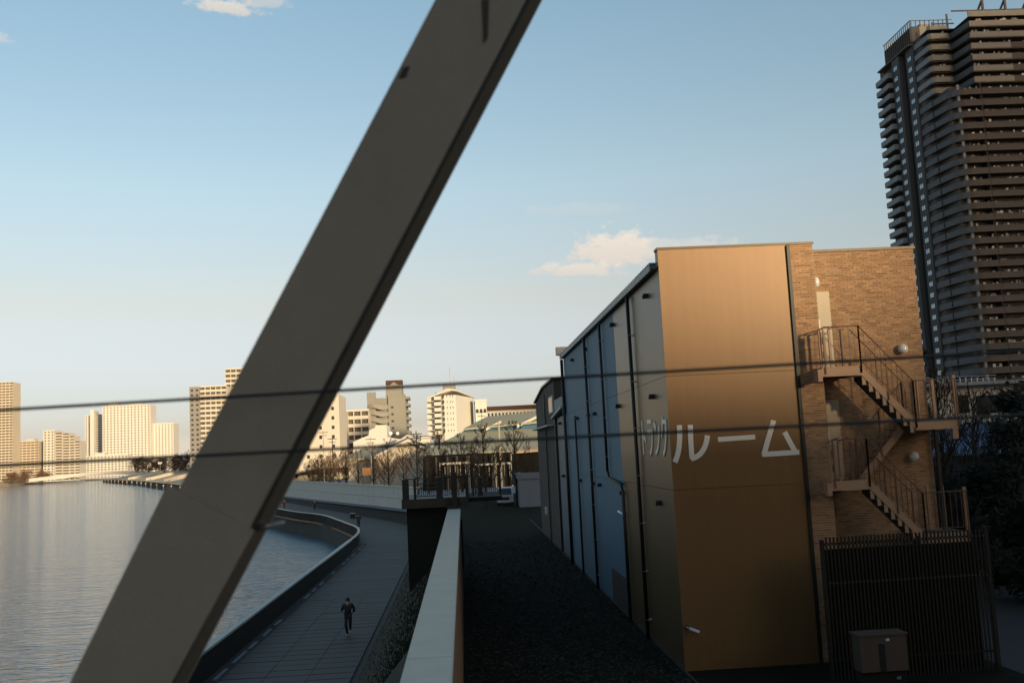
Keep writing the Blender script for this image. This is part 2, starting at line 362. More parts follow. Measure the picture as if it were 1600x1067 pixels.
def smoothpath(path, n):
    out = []; P = [Vector(p) for p in path]
    for i in range(len(P) - 1):
        p0, p1, p2, p3 = P[max(i - 1, 0)], P[i], P[i + 1], P[min(i + 2, len(P) - 1)]
        for k in range(n):
            s = k / n; out.append(tuple(.5 * ((2 * p1) + (p2 - p0) * s + (2 * p0 - 5 * p1 + 4 * p2 - p3) * s * s + (3 * p1 - p0 - 3 * p2 + p3) * s ** 3)))
    out.append(tuple(P[-1])); return out
nearp = [p for p in rail if p[1] <= 88]; curv = smoothpath([p for p in rail if 76 <= p[1] <= 500], 6)
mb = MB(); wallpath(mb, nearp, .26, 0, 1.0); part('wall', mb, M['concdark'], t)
mb = MB(); wallpath(mb, nearp, .30, 1.003, 1.10); part('coping', mb, M['conc'], t)
far = [p for p in curv if 88 <= p[1] <= 480]
mb = MB(); wallpath(mb, far, .22, 1.02, 1.10); part('handrail', mb, M['cap'], t)
mb = MB(); wallpath(mb, far, .25, -.18, -.02); part('edge_beam', mb, M['capside'], t)
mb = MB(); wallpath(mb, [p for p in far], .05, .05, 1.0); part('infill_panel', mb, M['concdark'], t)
rs = resample([(p[0], p[1], 0) for p in far], 150); p0 = None
for p in rs:
    if p0 is None: p0 = part('post', MB().box(p.x - .05, p.x + .05, p.y - .05, p.y + .05, 0, 1.02), M['steelbeam'], t, origin=p)
    else: again(p0, t, p)
# far quay fender posts
t = thing('quay_fender', (-110, 404, -2), 'dark timber faced quay edge with upright posts below the stone bank', 'quay')
fq = [p for p in rail if p[1] >= 230]
mb = MB(); wallpath(mb, offs(fq, -.5), .6, -2.5, .35); part('beam', mb, M['quay'], t)
p0 = None
for p in resample([(q[0] - .9, q[1], -2) for q in offs(fq, -.4)], 22):
    if p0 is None: p0 = part('post', MB().box(p.x - .25, p.x + .25, p.y - .25, p.y + .25, -2.4, .6), M['stone'], t, origin=p)
    else: again(p0, t, p)

# ------------------------------------------------------------------ river levee parapet in front of the camera
t = thing('levee_parapet', (-.55, 8, GZ), 'long straight levee wall with pale concrete cap running away from the bridge', 'wall')
boxpart('wall_body', -.80, -.27, 3, 47.3, GZ, 5.36, M['capside'], t)
for k, (a, b) in enumerate([(3, 7.1), (7.1, 13.06), (13.06, 19.2), (19.2, 25.3), (25.3, 31.5), (31.5, 37.7), (37.7, 42.6), (42.6, 47.3)]):
    mb = MB(); x0, x1, z0, z1 = -.84, -.24, 5.362, 5.45; e = .012
    mb.box(x0, x1, a + .006, b - .006, z0, z1 - e); mb.box(x0 + e, x1 - e, a + .012, b - .012, z1 - e + .0005, z1)
    part('cap_stone', mb, M['cap'], t)

# ------------------------------------------------------------------ pale levee wall along the bend
t = thing('levee_wall', (-14, 109, 3.4), 'long pale panelled flood wall following the bend behind the grass strip', 'flood wall')
path = [(p.x, p.y, z) for p, z in zip(wallpts, wz)]; e0 = Vector(path[0]) - (Vector(path[1]) - Vector(path[0])) * .6; path = [tuple(e0)] + path
ds = [Vector(p) for p in resample(path, 70)]
for i in range(69):
    a, b = ds[i].copy(), ds[i + 1].copy(); zb = (a.z + b.z) / 2; a.z = b.z = 0; d = (b - a).normalized(); nrm = Vector((-d.y, d.x, 0))
    if nrm.y > 0: nrm = -nrm
    a2 = a + d * .03 + nrm * .12; b2 = b - d * .03 + nrm * .12; zm = (zb + 4.1) / 2
    for (z0, z1) in ((zb + .12, zm - .02), (zm + .02, 4.10)):
        mb = MB(); o = nrm * random.uniform(0, .02); mb.prism([a2 + o + Vector((0, 0, z0)), b2 + o + Vector((0, 0, z0)), b2 + o + Vector((0, 0, z1)), a2 + o + Vector((0, 0, z1))], -nrm * .1)
        part('panel', mb, M['conc'], t)
P2 = [(p.x, p.y) for p in ds]
mb = MB(); wallpath(mb, P2, .5, 4.12, 4.25); part('coping', mb, M['cap'], t)
mb = MB(); wallpath(mb, P2, .14, .2, 4.11); part('core', mb, M['quay'], t)
fo = MB(); nn = [(p.x - .45, p.y - .45) for p in ds]; ribbon(fo, [(a[0], a[1], p.z - .1) for a, p in zip(nn, ds)], [(a[0], a[1], p.z + .18) for a, p in zip(nn, ds)]); ribbon(fo, [(a[0], a[1], p.z + .18) for a, p in zip(nn, ds)], [(p.x, p.y, p.z + .18) for p in ds]); part('footing', fo, M['shed'], t)

# ------------------------------------------------------------------ gate platform over the levee
t = thing('gate_platform', (-1, 50, GZ), 'dark concrete stair platform with brown railing where the long parapet ends', 'platform')
boxpart('abutment', -2.80, -.95, 48.0, 53, .6, 5.55, M['concdark'], t)
boxpart('deck', -3.0, .15, 47.6, 53.4, 5.55, 5.98, M['steelbeam'], t)
boxpart('deck', .151, 1.75, 47.7, 53.3, 5.72, 5.92, M['concdark'], t)
boxpart('back_wall', -1.02, -.2, 49, 49.3, 2.5, 4.8, M['concdark'], t)
zt = 6.82
for (a, w, h) in ((-2.95, .30, 7.0), (-2.42, .12, 7.0), (-1.35, .30, 7.05), (.02, .16, 7.1), (.34, .10, 7.0), (.62, .22, 6.95), (1.62, .10, 6.95)):
    boxpart('post', a, a + w, 47.65, 47.65 + w, 5.98, h - .1, M['steeldark'], t)
for (a, b, z) in ((-2.9, 1.7, 6.90), (-2.4, -1.3, 6.66), (-2.4, -1.3, 6.45), (-2.4, -1.3, 6.07)):
    boxpart('rail', a, b, 47.68, 47.74, z, z + .045, M['steelbeam'], t)
x = -2.25; p0 = None
while x < 1.7:
    if not (-1.45 < x < -1.0):
        o = (x, 47.71, 6.08)
        if p0 is None: p0 = boxpart('baluster', x - .011, x + .011, 47.70, 47.72, 6.08, 6.66, M['steeldark'], t, origin=o)
        else: again(p0, t, o)
    x += .095
for z in (6.62, 6.70, 6.78, 6.86, 6.94, 7.02): boxpart('slat', -1.15, .02, 47.9, 48.1, z, z + .035, M['steeldark'], t)
boxpart('sign_plate', -1.02, -.55, 48.4, 48.43, 6.06, 6.12, M['white'], t)
for x in (-.92, -.86, -.80, -.74, -.68, -.62, -.55, -.48, -.40, -.32):
    boxpart('gate_bar', x, x + .025, 47.45, 47.48, 5.45, 5.98 if x < -.6 else 6.5, M['steeldark'], t)
boxpart('gate_bar', -.62, -.38, 47.36, 47.44, 5.45, 7.15, M['steeldark'], t)

# ------------------------------------------------------------------ storage building
XW, YF, YE = 5.84, 28.0, 55.5
ZT = 13.54; ZS = 13.1
t = thing('storage_building', (9, 34, GZ), 'gold brown metal clad storage building with brick end and white lettering', 'building')
boxpart('core', XW + .06, 10.3, YF + .62, YF + 1.1, GZ - .2, 12.9, M['darkhouse'], t)
boxpart('core', XW + .06, 13.35, YF + 1.101, YE, GZ - .2, 12.85, M['darkhouse'], t)
boxpart('front_core', XW + .06, 10.3, YF + .06, YF + .62, GZ - .2, 13.4, M['darkhouse'], t)
def zl(py, px=1140): return AY(px, py, YF).z
z1, z2 = zl(583), zl(761)
for (a, b) in ((GZ - .1, z2 - .006), (z2 + .006, z1 - .006), (z1 + .006, ZT)):
    boxpart('front_panel', XW, 9.60, YF, YF + .05, a, b, M['gold'], t)
boxpart('coping', XW - .03, 10.42, YF - .03, YF + .4, ZT + .002, ZT + .07, M['trim'], t)
boxpart('joint_pipe', 9.60, 9.69, YF - .07, YF + .02, GZ, ZT - .02, M['black'], t)
boxpart('parapet_return', XW, XW + .5, YF + .05, YF + .4, ZS, ZT, M['gold'], t)
# side bays
ys = [28.05, 33.0, 36.9, 39.6, 43.4, 47.2, 51.3, YE]
for i in range(len(ys) - 1):
    mt = M['goldside'] if i < 2 else M['blue']
    for (a, b) in ((GZ - .1, z2 - .006), (z2 + .006, z1 - .006), (z1 + .006, ZS - .12)):
        boxpart('side_panel', XW, XW + .05, ys[i] + .006, ys[i + 1] - .006, a, b, mt, t)
boxpart('soffit', XW - .16, XW + .4, YF + .42, YE + .1, ZS - .10, ZS - .04, M['trim'], t)
boxpart('roof_edge', XW - .20, XW - .162, YF + .42, YE + .1, ZS - .10, ZS + .08, M['fascia'], t)
mb = MB(); y = YF + .45
while y < YE: mb.box(XW - .18, XW + .5, y, y + .1, ZS + .11, ZS + .16); y += .28
part('roof_rib', mb, M['greyroof'], t, kind='stuff')
boxpart('roof', XW - .158, 13.3, YF + 1.1, YE + .1, ZS - .02, ZS + .10, M['greyroof'], t)
boxpart('roof_end', XW - .4, XW + .3, YE - .3, YE + .15, ZS + .1, ZS + .55, M['fascia'], t)
boxpart('base_kerb', XW - .07, XW - .002, YF - 3.5, 92, GZ, GZ + .05, M['road'], t)
def pipe(y, z0, z1, r, x=XW - .12, br=True):
    p = part('downpipe', MB().tube([(x, y, z0), (x, y, z1)], r, 10), M['black'], t, smooth=True)
    z = z0 + .6
    while z < z1 and br:
        o = (x, y, z)
        global brp
        if brp is None: brp = part('pipe_bracket', MB().box(x - .03, XW, y - .085, y + .13, z - .012, z + .012), M['lug'], t, origin=o)
        else: again(brp, t, o)
        z += 1.55
brp = None
pipe(32.9, GZ, 12.95, .062); pipe(45.0, GZ, 12.95, .065); pipe(39.9, 7.0, 12.9, .055); pipe(55.4, GZ, 12.95, .09, br=False)
pipe(50.3, GZ, 9.6, .055, br=False)
# elbow pair low on the side
ya, yb = 38.2, 36.2
part('downpipe', MB().tube([(XW - .12, 39.9, 7.0), (XW - .12, 39.6, 6.75), (XW - .12, 36.6, 6.6), (XW - .12, 36.3, 6.3), (XW - .12, 36.3, GZ)], .06, 10), M['black'], t, smooth=True)
part('pipe_cap', MB().tube([(XW - .22, 37.0, 5.6), (XW - .12, 36.3, 5.5)], .05, 8), M['lug'], t, smooth=True)
boxpart('low_cladding', XW - .03, XW - .003, 37.2, 41.0, GZ, 3.1, M['darkhouse'], t)
vp = None
for (px, py) in ((1007, 462), (955, 507), (913, 545), (893, 562), (1017, 619), (964, 634), (928, 646), (918, 648), (901, 653), (1028, 785), (971, 769), (936, 757), (926, 755), (906, 750), (879, 743)):
    q = OX(px, py, XW - .1)
    if vp is None:
        mb = MB().tube([(XW - .16, q.y, q.z), (XW, q.y, q.z)], .065, 12); mb.box(XW - .18, XW - .01, q.y - .065, q.y + .065, q.z - .09, q.z - .0)
        vp = part('vent_hood', mb, M['black'], t, origin=q)
    else: again(vp, t, q)
# lettering -------------------------------------------------
def stroke(mb, pts, w, f):
    """pts in letter space, ribbon of width w (or list), mapped by f(u, v, depth)"""
    D0 = (len(mb.v) % 7) * .02 if mb.v else 0
    P = [Vector(p) for p in pts]; k = len(P); ws = w if hasattr(w, '__len__') else [w] * k
    Lf, Rt = [], []
    for i, p in enumerate(P):
        d = (P[min(i + 1, k - 1)] - P[max(i - 1, 0)]).normalized(); nn = Vector((-d.y, d.x)); Lf.append(p + nn * ws[i] / 2); Rt.append(p - nn * ws[i] / 2)
    for i in range(k - 1):
        q = [Lf[i], Lf[i + 1], Rt[i + 1], Rt[i]]
        b = len(mb.v); mb.v += [f(a.x, a.y, D0) for a in q] + [f(a.x, a.y, 1 + D0) for a in q]
        mb.f += [(b, b + 1, b + 2, b + 3), (b + 7, b + 6, b + 5, b + 4)] + [(b + j, b + 4 + j, b + 4 + (j + 1) % 4, b + (j + 1) % 4) for j in range(4)]
def arc(p0, p1, p2, n=10):
    p0, p1, p2 = map(Vector, (p0, p1, p2)); return [tuple(p0 * (1 - s) ** 2 + p1 * 2 * s * (1 - s) + p2 * s * s) for s in [i / n for i in range(n + 1)]]
def ff(u, v, d):   # front letters: u in photo px, v in photo px
    q = AY(u, v, YF - .028); return (q.x, YF - .004 - .024 * d, q.z)
def fs(u, v, d):   # side letters: u = metres along the wall, v = metres up
    return (XW - .004 - .024 * d, u, v)
def letter(strokes, f, w):
    mb = MB()
    for s in strokes: stroke(mb, s, w, f)
    return part('letter', mb, M['letter'], t)
letter([arc((1061.5, 664), (1064, 704), (1054.5, 722), 12), [(1078.5, 663.5), (1079.4, 690), (1081.4, 717)], arc((1080, 716.5), (1102, 712), (1105.5, 680), 12)], ff, 8)
letter([[(1122, 686.5), (1180, 682.5)]], ff, 7.6)
letter([[(1209, 656.5), (1202, 680), (1193.5, 711)], [(1191, 709.8), (1249, 706.2)], [(1226, 675), (1234, 690), (1244, 708)]], ff, [8, 8, 8])
zb, zt2 = 7.68, 8.78
Lh = zt2 - zb
def sd(c, w, pts): return [(c - (u - .5) * w, zb + v * Lh) for u, v in pts]
# on the wall the first letter is the farthest from the corner
letter([sd(32.0, .9, [(.35, 1), (.35, 0)]), sd(32.0, .9, [(.35, .62), (.9, .38)])], fs, .13)
letter([sd(30.85, .9, [(.12, .93), (.86, .93)]), sd(30.85, .9, [(.06, .64), (.92, .64)]), sd(30.85, .9, arc((.9, .64), (.86, .15), (.3, .0)))], fs, .13)
letter([sd(29.75, .9, [(.08, .88), (.4, .70)]), sd(29.75, .9, arc((.95, .78), (.82, .15), (.12, .03)))], fs, .13)
letter([sd(28.7, .9, arc((.42, .98), (.32, .66), (.06, .46))), sd(28.7, .9, [(.38, .86), (.93, .86)]), sd(28.7, .9, arc((.92, .86), (.84, .22), (.25, .0)))], fs, .13)
# brick column and recessed brick wall ---------------------------------
def bricks(x0, x1, yf, z0, z1, holes=(), side=None):
    mb = MB(); ch, bl = .070, .222; z = z0; r = 0
    while z < z1 - .02:
        x = x0 - (bl / 2 if r % 2 else 0)
        while x < x1:
            a, b = max(x, x0), min(x + bl, x1); zz0, zz1 = z + .009, min(z + ch - .009, z1)
            if b - a > .03 and not any(h[0] < (a + b) / 2 < h[1] and h[2] < z + .03 < h[3] for h in holes):
                p = random.uniform(.006, .014); k = len(mb.v); a2, b2 = a + .005, b - .005
                mb.v += [(a2, yf, zz0), (b2, yf, zz0), (b2, yf, zz1), (a2, yf, zz1), (a2, yf - p, zz0), (b2, yf - p, zz0), (b2, yf - p, zz1), (a2, yf - p, zz1)]
                mb.f += [(k + 4, k + 5, k + 6, k + 7), (k, k + 1, k + 5, k + 4), (k + 1, k + 2, k + 6, k + 5), (k + 2, k + 3, k + 7, k + 6), (k + 3, k, k + 4, k + 7)]
            x += bl
        z += ch; r += 1
    return mb
CX0, CX1, YR, RX1, ZR = 9.70, 10.38, YF + .75, 13.72, 13.42
boxpart('brick_pier_core', CX0, CX1, YF, YR + .3, GZ - .1, ZT, M['mortar'], t)
part('brick', bricks(CX0, CX1, YF, GZ, ZT), M['brick'], t, kind='stuff')
boxpart('end_wall_core', CX1, RX1, YR, YR + .3, GZ - .1, ZR, M['mortar'], t)
dx0 = AY(1275, 500, YR).x; dx1 = AY(1298, 500, YR).x
doorZ = [(AY(1286, 574, YR).z, AY(1286, 456, YR).z), (AY(1300, 750, YR).z, AY(1300, 625, YR).z)]
holes = [(dx0 - .03, dx1 + .03, a, b + .03) for a, b in doorZ]
part('brick', bricks(CX1 + .02, RX1, YR, GZ, ZR, holes), M['brick'], t, kind='stuff')
boxpart('coping', CX1 + .02, RX1 + .04, YR - .05, YR + .35, ZR + .002, ZR + .08, M['trim'], t)
boxpart('pier_return', CX1 + .002, CX1 + .016, YF + .01, YR, GZ, ZR, M['trim'], t)
for a, b in doorZ:
    d = boxpart('door', dx0, dx1, YR - .03, YR - .003, a, b, M['door'], t)
    boxpart('kick_plate', dx0 + .02, dx0 + .09, YR - .045, YR - .031, a + 1.15, a + 1.42, M['white'], d)
    part('handle', MB().tube([(dx0 + .10, YR - .08, a + .98), (dx0 + .30, YR - .08, a + 1.0)], .018, 6), M['lug'], d)
    boxpart('vent_slot', dx0 + .06, dx0 + .12, YR - .04, YR - .031, a + .25, a + .5, M['black'], d)
def wall_lamp(px, py, r, kind='globe'):
    q = AY(px, py, YR - .16); o = part('wall_lamp', MB().tube([(q.x, YR + .01, q.z), (q.x, YR - .05, q.z)], r * .55, 12), M['stair'], t, origin=q)
    if kind == 'globe': part('glass_globe', MB().ball(q, r, 20, 14), M['globe'], o, smooth=True)
    else: part('glass_shade', MB().ball((q.x, YR - .05, q.z), r, 16, 12, (.8, .7, 1.25)), M['globe'], o, smooth=True)
wall_lamp(1411, 545, .145); wall_lamp(1428, 713, .145); wall_lamp(1277, 440, .13, 'half')
# security camera low on the front, small box
q = AY(1082, 984, YF - .2)
o = part('security_camera', MB().tube([(q.x - .12, YF - .05, q.z + .06), (q.x - .12, YF, q.z + .06)], .07, 12), M['cabinet'], t, origin=q)
part('camera_body', MB().tube([(q.x - .05, YF - .12, q.z + .03), (q.x + .16, YF - .30, q.z - .05)], .045, 10), M['white'], o, smooth=True)
part('camera_arm', MB().tube([(q.x - .12, YF - .05, q.z + .06), (q.x, YF - .18, q.z + .02)], .02, 8), M['lug'], o)
# lower annex at the end of the side wall
t2 = thing('annex', (7, 58, GZ), 'small blue clad annex with pale sloping fascia at the far end of the storage building', 'annex')
za = 10.1
boxpart('wall', XW + .02, 11, YE + .02, 61.5, GZ, 9.9, M['annex'], t2)
part('fascia', MB().prism([(XW - .3, YE + .03, 10.25), (XW - .3, 62, 9.85), (XW - .3, 62, 9.98), (XW - .3, YE + .03, 10.42)], (.25, 0, 0)), M['fascia'], t2)
part('roof', MB().prism([(XW - .05, YE + .03, 10.2), (XW - .05, 62, 9.9), (XW - .05, 62, 11.0), (XW - .05, YE + .03, 11.0)], (5, 0, 0)), M['greyroof'], t2)
again(vp, t2, OX(874, 661, XW - .08)); again(vp, t2, OX(880, 743, XW - .08))
boxpart('gutter_pipe', XW - .12, XW + .02, 61.55, 61.8, GZ, 10, M['black'], t2)
t3 = thing('dark_house', (8, 68, GZ), 'dark clad house with shallow roof just beyond the blue annex', 'house')
b3 = part('wall', MB().prism([(XW + .0, 62.2, GZ), (XW, 78, GZ), (XW, 78, 11.6), (XW, 70, 12.25), (XW, 62.2, 12.3)], (9, 0, 0)), M['darkhouse'], t3)
part('roof', MB().prism([(XW - .15, 62, 12.33), (XW - .15, 70, 12.30), (XW - .15, 78.4, 11.62), (XW - .15, 78.4, 11.75), (XW - .15, 70, 12.42), (XW - .15, 62, 12.45)], (9.3, 0, 0)), M['trim'], t3)
boxpart('window_frame', XW - .06, XW, 63, 66, 10.3, 11.4, M['fascia'], t3)
boxpart('window_pane', XW - .07, XW - .062, 63.3, 65.8, 10.4, 11.3, M['glass'], t3)
boxpart('downpipe', XW - .12, XW - .04, 69, 69.15, GZ, 11.8, M['black'], t3)
boxpart('porch_roof', XW - .5, XW - .1, 62.5, 76, 9.45, 9.55, M['fascia'], t3)
boxpart('meter_box', XW - .14, XW, 72, 72.5, 3.4, 3.9, M['white'], t3)

# ------------------------------------------------------------------ fire escape
fe = thing('fire_escape', (11.5, 27.8, GZ), 'tan steel zigzag fire escape stair against the brick end wall', 'stair')
YA, YB = 27.25, 28.62       # front and wall side of the stair
YM = 27.92
def P(px, py, Y): return AY(px, py, Y)
def beam(name, p, q, h, y0, y1, mt=None):    # inclined plate between two front-plane points (top edge)
    p, q = Vector(p), Vector(q)
    return part(name, MB().prism([(p.x, y0, p.z), (q.x, y0, q.z), (q.x, y0, q.z - h), (p.x, y0, p.z - h)], (0, y1 - y0, 0)), mt or M['stair'], fe)
def flight(a, b, y0, y1, n):
    beam('stringer', a, b, .27, y0, y0 + .03); beam('stringer', (a[0], 0, a[2] - .0), (b[0], 0, b[2] - .0), .27, y1 - .03, y1)
    sx = (b[0] - a[0]) / n; sz = (b[2] - a[2]) / n
    for i in range(n):
        x0 = a[0] + sx * i; z0 = a[2] + sz * (i + 1) - .02; xa, xb = sorted((x0, x0 + sx))
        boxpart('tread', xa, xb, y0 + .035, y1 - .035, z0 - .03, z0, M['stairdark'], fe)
        if i % 1 == 0: boxpart('riser', x0 - .006 + (.012 if sx > 0 else -.012), x0 + .006, y0 + .035, y1 - .035, z0 - .03 + .001, z0 - sz - .035, M['stair'], fe)
def understeps(a, b, y0, y1, n):      # step brackets and dark soffit below the front stringer
    sx = (b[0] - a[0]) / n; sz = (b[2] - a[2]) / n
    for i in range(n):
        xa = a[0] + sx * (i + .05); xb = a[0] + sx * (i + .62); za = a[2] + sz * (i + .05) - .272; zb_ = a[2] + sz * (i + .62) - .272
        part('step_bracket', MB().prism([(xa, y0 + .02, za), (xb, y0 + .02, zb_), (xb, y0 + .02, zb_ - .15), (xa, y0 + .02, zb_ - .15)], (0, .02, 0)), M['stair'], fe)
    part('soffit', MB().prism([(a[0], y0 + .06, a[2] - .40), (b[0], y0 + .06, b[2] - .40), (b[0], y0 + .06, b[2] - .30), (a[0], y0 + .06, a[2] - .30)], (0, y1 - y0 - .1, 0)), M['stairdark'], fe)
def landing(x0, x1, y0, y1, z, h=.27):
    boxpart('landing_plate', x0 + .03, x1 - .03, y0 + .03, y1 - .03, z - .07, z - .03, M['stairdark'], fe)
    boxpart('landing_beam', x0, x1, y0, y0 + .028, z - h, z, M['stair'], fe); boxpart('landing_beam', x0, x1, y1 - .028, y1, z - h, z, M['stair'], fe)
    boxpart('landing_beam', x0, x0 + .028, y0 + .03, y1 - .03, z - h, z - .001, M['stair'], fe); boxpart('landing_beam', x1 - .028, x1, y0 + .03, y1 - .03, z - h, z - .001, M['stair'], fe)
A1 = P(1345, 571, YA); A2 = P(1437, 643, YA); l1 = P(1284, 574, YA)
M1a = P(1430, 657, YA); M1b = P(1497, 654, YA); zM1 = M1a.z
L2z = P(1330, 750, YA).z; C1 = P(1358, 748, YA); C2 = P(1448, 821, YA); l2 = P(1299, 751, YA)
zL1 = A1.z
landing(l1.x, A1.x, YA, YB, zL1); landing(M1a.x, M1b.x, YA, YB, zM1 + .0, .27)
landing(l2.x, C1.x, YA, YB, L2z)
zM2 = C2.z - .22; landing(M1a.x - .05, M1b.x, YA, YB, zM2)
flight((A1.x, 0, zL1), (M1a.x + .02, 0, zM1 + .02), YA + .001, YM - .04, 8)
flight((C1.x, 0, L2z), (M1a.x - .03, 0, zM2 + .02), YA + .001, YM - .04, 8)
understeps((A1.x, 0, zL1), (M1a.x + .02, 0, zM1 + .02), YA, YM - .04, 8); understeps((C1.x, 0, L2z), (M1a.x - .03, 0, zM2 + .02), YA, YM - .04, 8)
flight((M1a.x, 0, zM1), (C1.x, 0, L2z + .02), YM + .04, YB - .001, 8)
flight((M1a.x, 0, zM2), (C1.x, 0, GZ + .3), YM + .04, YB - .001, 12)
for (l, z) in ((l1.x, zL1), (l2.x, L2z)):    # bracket block at the left end with its prop
    boxpart('bracket', l - .13, l - .002, YA - .02, YA + .25, z - .40, z - .06, M['stair'], fe)
    boxpart('bracket', l - .05, l + .10, YA + .26, YB + .1, z - .36, z - .28, M['stair'], fe)
boxpart('bracket', M1b.x - .17, M1b.x - .01, YA + .03, YA + .18, zM1 - .55, zM1 - .272, M['stair'], fe)
for x in (M1b.x - .1,): boxpart('column', x, x + .09, YB - .12, YB - .03, GZ, zM1 - .27, M['steeldark'], fe)
def railing(p, q, y, n, h=1.12, mt=None, low=True, r=.013):
    mt = mt or M['rail']; p, q = Vector(p), Vector(q)
    part('handrail', MB().tube([(p.x, y, p.z + h), (q.x, y, q.z + h)], r * 1.25, 6), mt, fe)
    if low: part('lower_rail', MB().tube([(p.x, y, p.z + .14), (q.x, y, q.z + .14)], r * .8, 5), mt, fe)
    for i in range(n + 1):
        s = i / n; x = p.x + (q.x - p.x) * s; z = p.z + (q.z - p.z) * s
        boxpart('post', x - .017, x + .017, y - .017, y + .017, z - .2, z + h, mt, fe)
    m_ = max(2, int(abs(q.x - p.x) / .14)); mb = MB()
    for i in range(1, m_):
        s = i / m_; x = p.x + (q.x - p.x) * s; z = p.z + (q.z - p.z) * s
        mb.box(x - .006, x + .006, y - .006, y + .006, z + .14, z + h)
    part('baluster', mb, mt, fe, kind='stuff')
a1 = (A1.x, 0, zL1); a2 = (M1a.x + .02, 0, zM1); c1 = (C1.x, 0, L2z); c2 = (M1a.x, 0, zM2)
railing(a1, a2, YA - .03, 2); railing(a1, a2, YM - .02, 2)
railing(c1, c2, YA - .03, 2); railing(c1, c2, YM - .02, 2)
railing((M1a.x, 0, zM1), c1, YM + .03, 2)
railing((M1a.x + .02, 0, zM1), (M1b.x, 0, zM1), YA - .03, 1, mt=M['rail']); railing((M1a.x, 0, zM2), (M1b.x, 0, zM2), YA - .03, 1)
railing((l1.x + .1, 0, zL1), (A1.x, 0, zL1), YA - .03, 1); railing((l2.x + .1, 0, L2z), (C1.x, 0, L2z), YA - .03, 1)
for z in (zM1, zM2):
    for x, y in ((M1b.x - .06, YA - .02), (M1b.x - .06, YB - .1), (M1b.x - .5, YB - .1)):
        boxpart('corner_post', x, x + .075, y, y + .075, z - .1, z + 1.22, M['stair'], fe)
for z, l in ((zL1, l1.x), (L2z, l2.x)):     # curved end rails and the slotted gate panels
    for (xo, x1) in ((.0, .50), (.28, .78)):
        pts = arc((l + xo, YA + .1, 0), (l + xo + .1, YA + .6, 0), (l + x1, YB - .3, 0), 8) if False else [(l + xo + (x1 - xo) * s, YA + .05 + .5 * s, z + 1.06 + .1 * math.sin(s * 1.57)) for s in [i / 6 for i in range(7)]]
        part('curved_rail', MB().tube(pts, .018, 6), M['rail'], fe)
    for x in (l + .0, l + .28, l + .62): boxpart('gate_post', x, x + .06, YA + .05, YA + .11, z, z + 1.05, M['stair'] if x < l + .5 else M['rail'], fe)
    boxpart('gate_panel', l + .062, l + .19, YA + .07, YA + .09, z + .05, z + 1.0, M['stair'], fe)
    for dz in (.25, .65): boxpart('gate_slot', l + .09, l + .14, YA + .060, YA + .068, z + dz, z + dz + .2, M['black'], fe)

# ------------------------------------------------------------------ dark picket screen, cabinet
t = thing('picket_screen', (11.5, 26, GZ), 'tall dark picket screen in front of the fire escape foot', 'fence')
x = 9.35; p0 = None
while x < 13.55:
    o = (x, 26, GZ)
    if p0 is None: p0 = boxpart('picket', x - .022, x + .022, 25.97, 26.0, GZ, 5.36, M['fence'], t, origin=o)
    else: again(p0, t, o)
    x += .1
for z in (2.2, 4.15, 5.15): boxpart('rail', 9.3, 13.6, 26.005, 26.05, z, z + .06, M['fence'], t)
mb = MB(); x = 9.35
while x < 13.55:
    for z in (4.17, 5.17): mb.box(x - .012, x + .012, 25.955, 25.968, z, z + .025)
    x += .1
part('clip', mb, M['fencetip'], t, kind='stuff')
boxpart('post', 13.58, 13.68, 25.95, 26.1, GZ, 5.42, M['fence'], t); boxpart('post', 9.2, 9.28, 25.95, 26.1, GZ, 5.3, M['fence'], t)
t = thing('electrical_cabinet', (9.8, 24, GZ), 'small pinkish grey cabinet with dark centre slot in front of the picket screen', 'cabinet')
boxpart('stand', 9.3, 10.35, 24.1, 24.45, GZ, 2.34, M['concdark'], t)
boxpart('body', 9.24, 10.38, 24.0, 24.5, 2.35, 3.19, M['cabinet'], t); boxpart('lid', 9.2, 10.42, 23.96, 24.54, 3.192, 3.23, M['cabinet'], t)
boxpart('slot', 9.70, 9.84, 23.985, 23.998, 2.36, 3.0, M['black'], t); boxpart('latch', 9.88, 9.96, 23.97, 23.998, 3.06, 3.11, M['white'], t)
boxpart('label_plate', 10.1, 10.2, 24.05, 24.09, 2.14, 2.20, M['shed'], t)
boxpart('back_screen', 9.4, 13.5, 26.4, 26.5, GZ, 5.0, M['backscreen'], tag(thing('back_fence', (12, 26.4, GZ), 'low dark board fence behind the picket screen', 'fence')))

# ------------------------------------------------------------------ foreground truss member and cables
YS_ = 4.5
t = thing('truss_diagonal', (-1, YS_, 8), 'huge blurred grey brown steel truss member crossing the view diagonally', 'bridge girder')
def SP(px, py): q = AY(px, py, YS_); return Vector((q.x, YS_, q.z))
def ex(a, b, k): return a + (b - a) * k
l0, l1_ = SP(680, 0), SP(120, 1067); r0_, r1_ = SP(820, 0), SP(262, 1067)
c = [ex(l0, l1_, 1.35), ex(r0_, r1_, 1.35), ex(r0_, r1_, -.5), ex(l0, l1_, -.5)]
part('face_plate', MB().prism(c, (0, .03, 0)), M['strut'], t)
ins = (r0_ - l0).normalized() * .06
ci = [c[0] + ins, c[1] - ins, c[2] - ins, c[3] + ins]
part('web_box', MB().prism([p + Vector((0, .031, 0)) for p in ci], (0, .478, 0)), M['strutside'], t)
part('back_plate', MB().prism([p + Vector((0, .51, 0)) for p in c], (0, .03, 0)), M['strut'], t)
s0, s1 = SP(262, 757), SP(398, 828)
lo0, lo1 = ex(l0, l1_, 1.35), ex(r0_, r1_, 1.35)
off = Vector((0, -.010, 0)); e = (l1_ - l0).normalized()
part('splice_plate', MB().prism([s0 + off + (l1_ - l0) * 0 , s1 + off, lo1 + off + Vector((-.01, 0, 0)), lo0 + off + Vector((.01, 0, 0))], (0, .009, 0)), M['strut'], t)
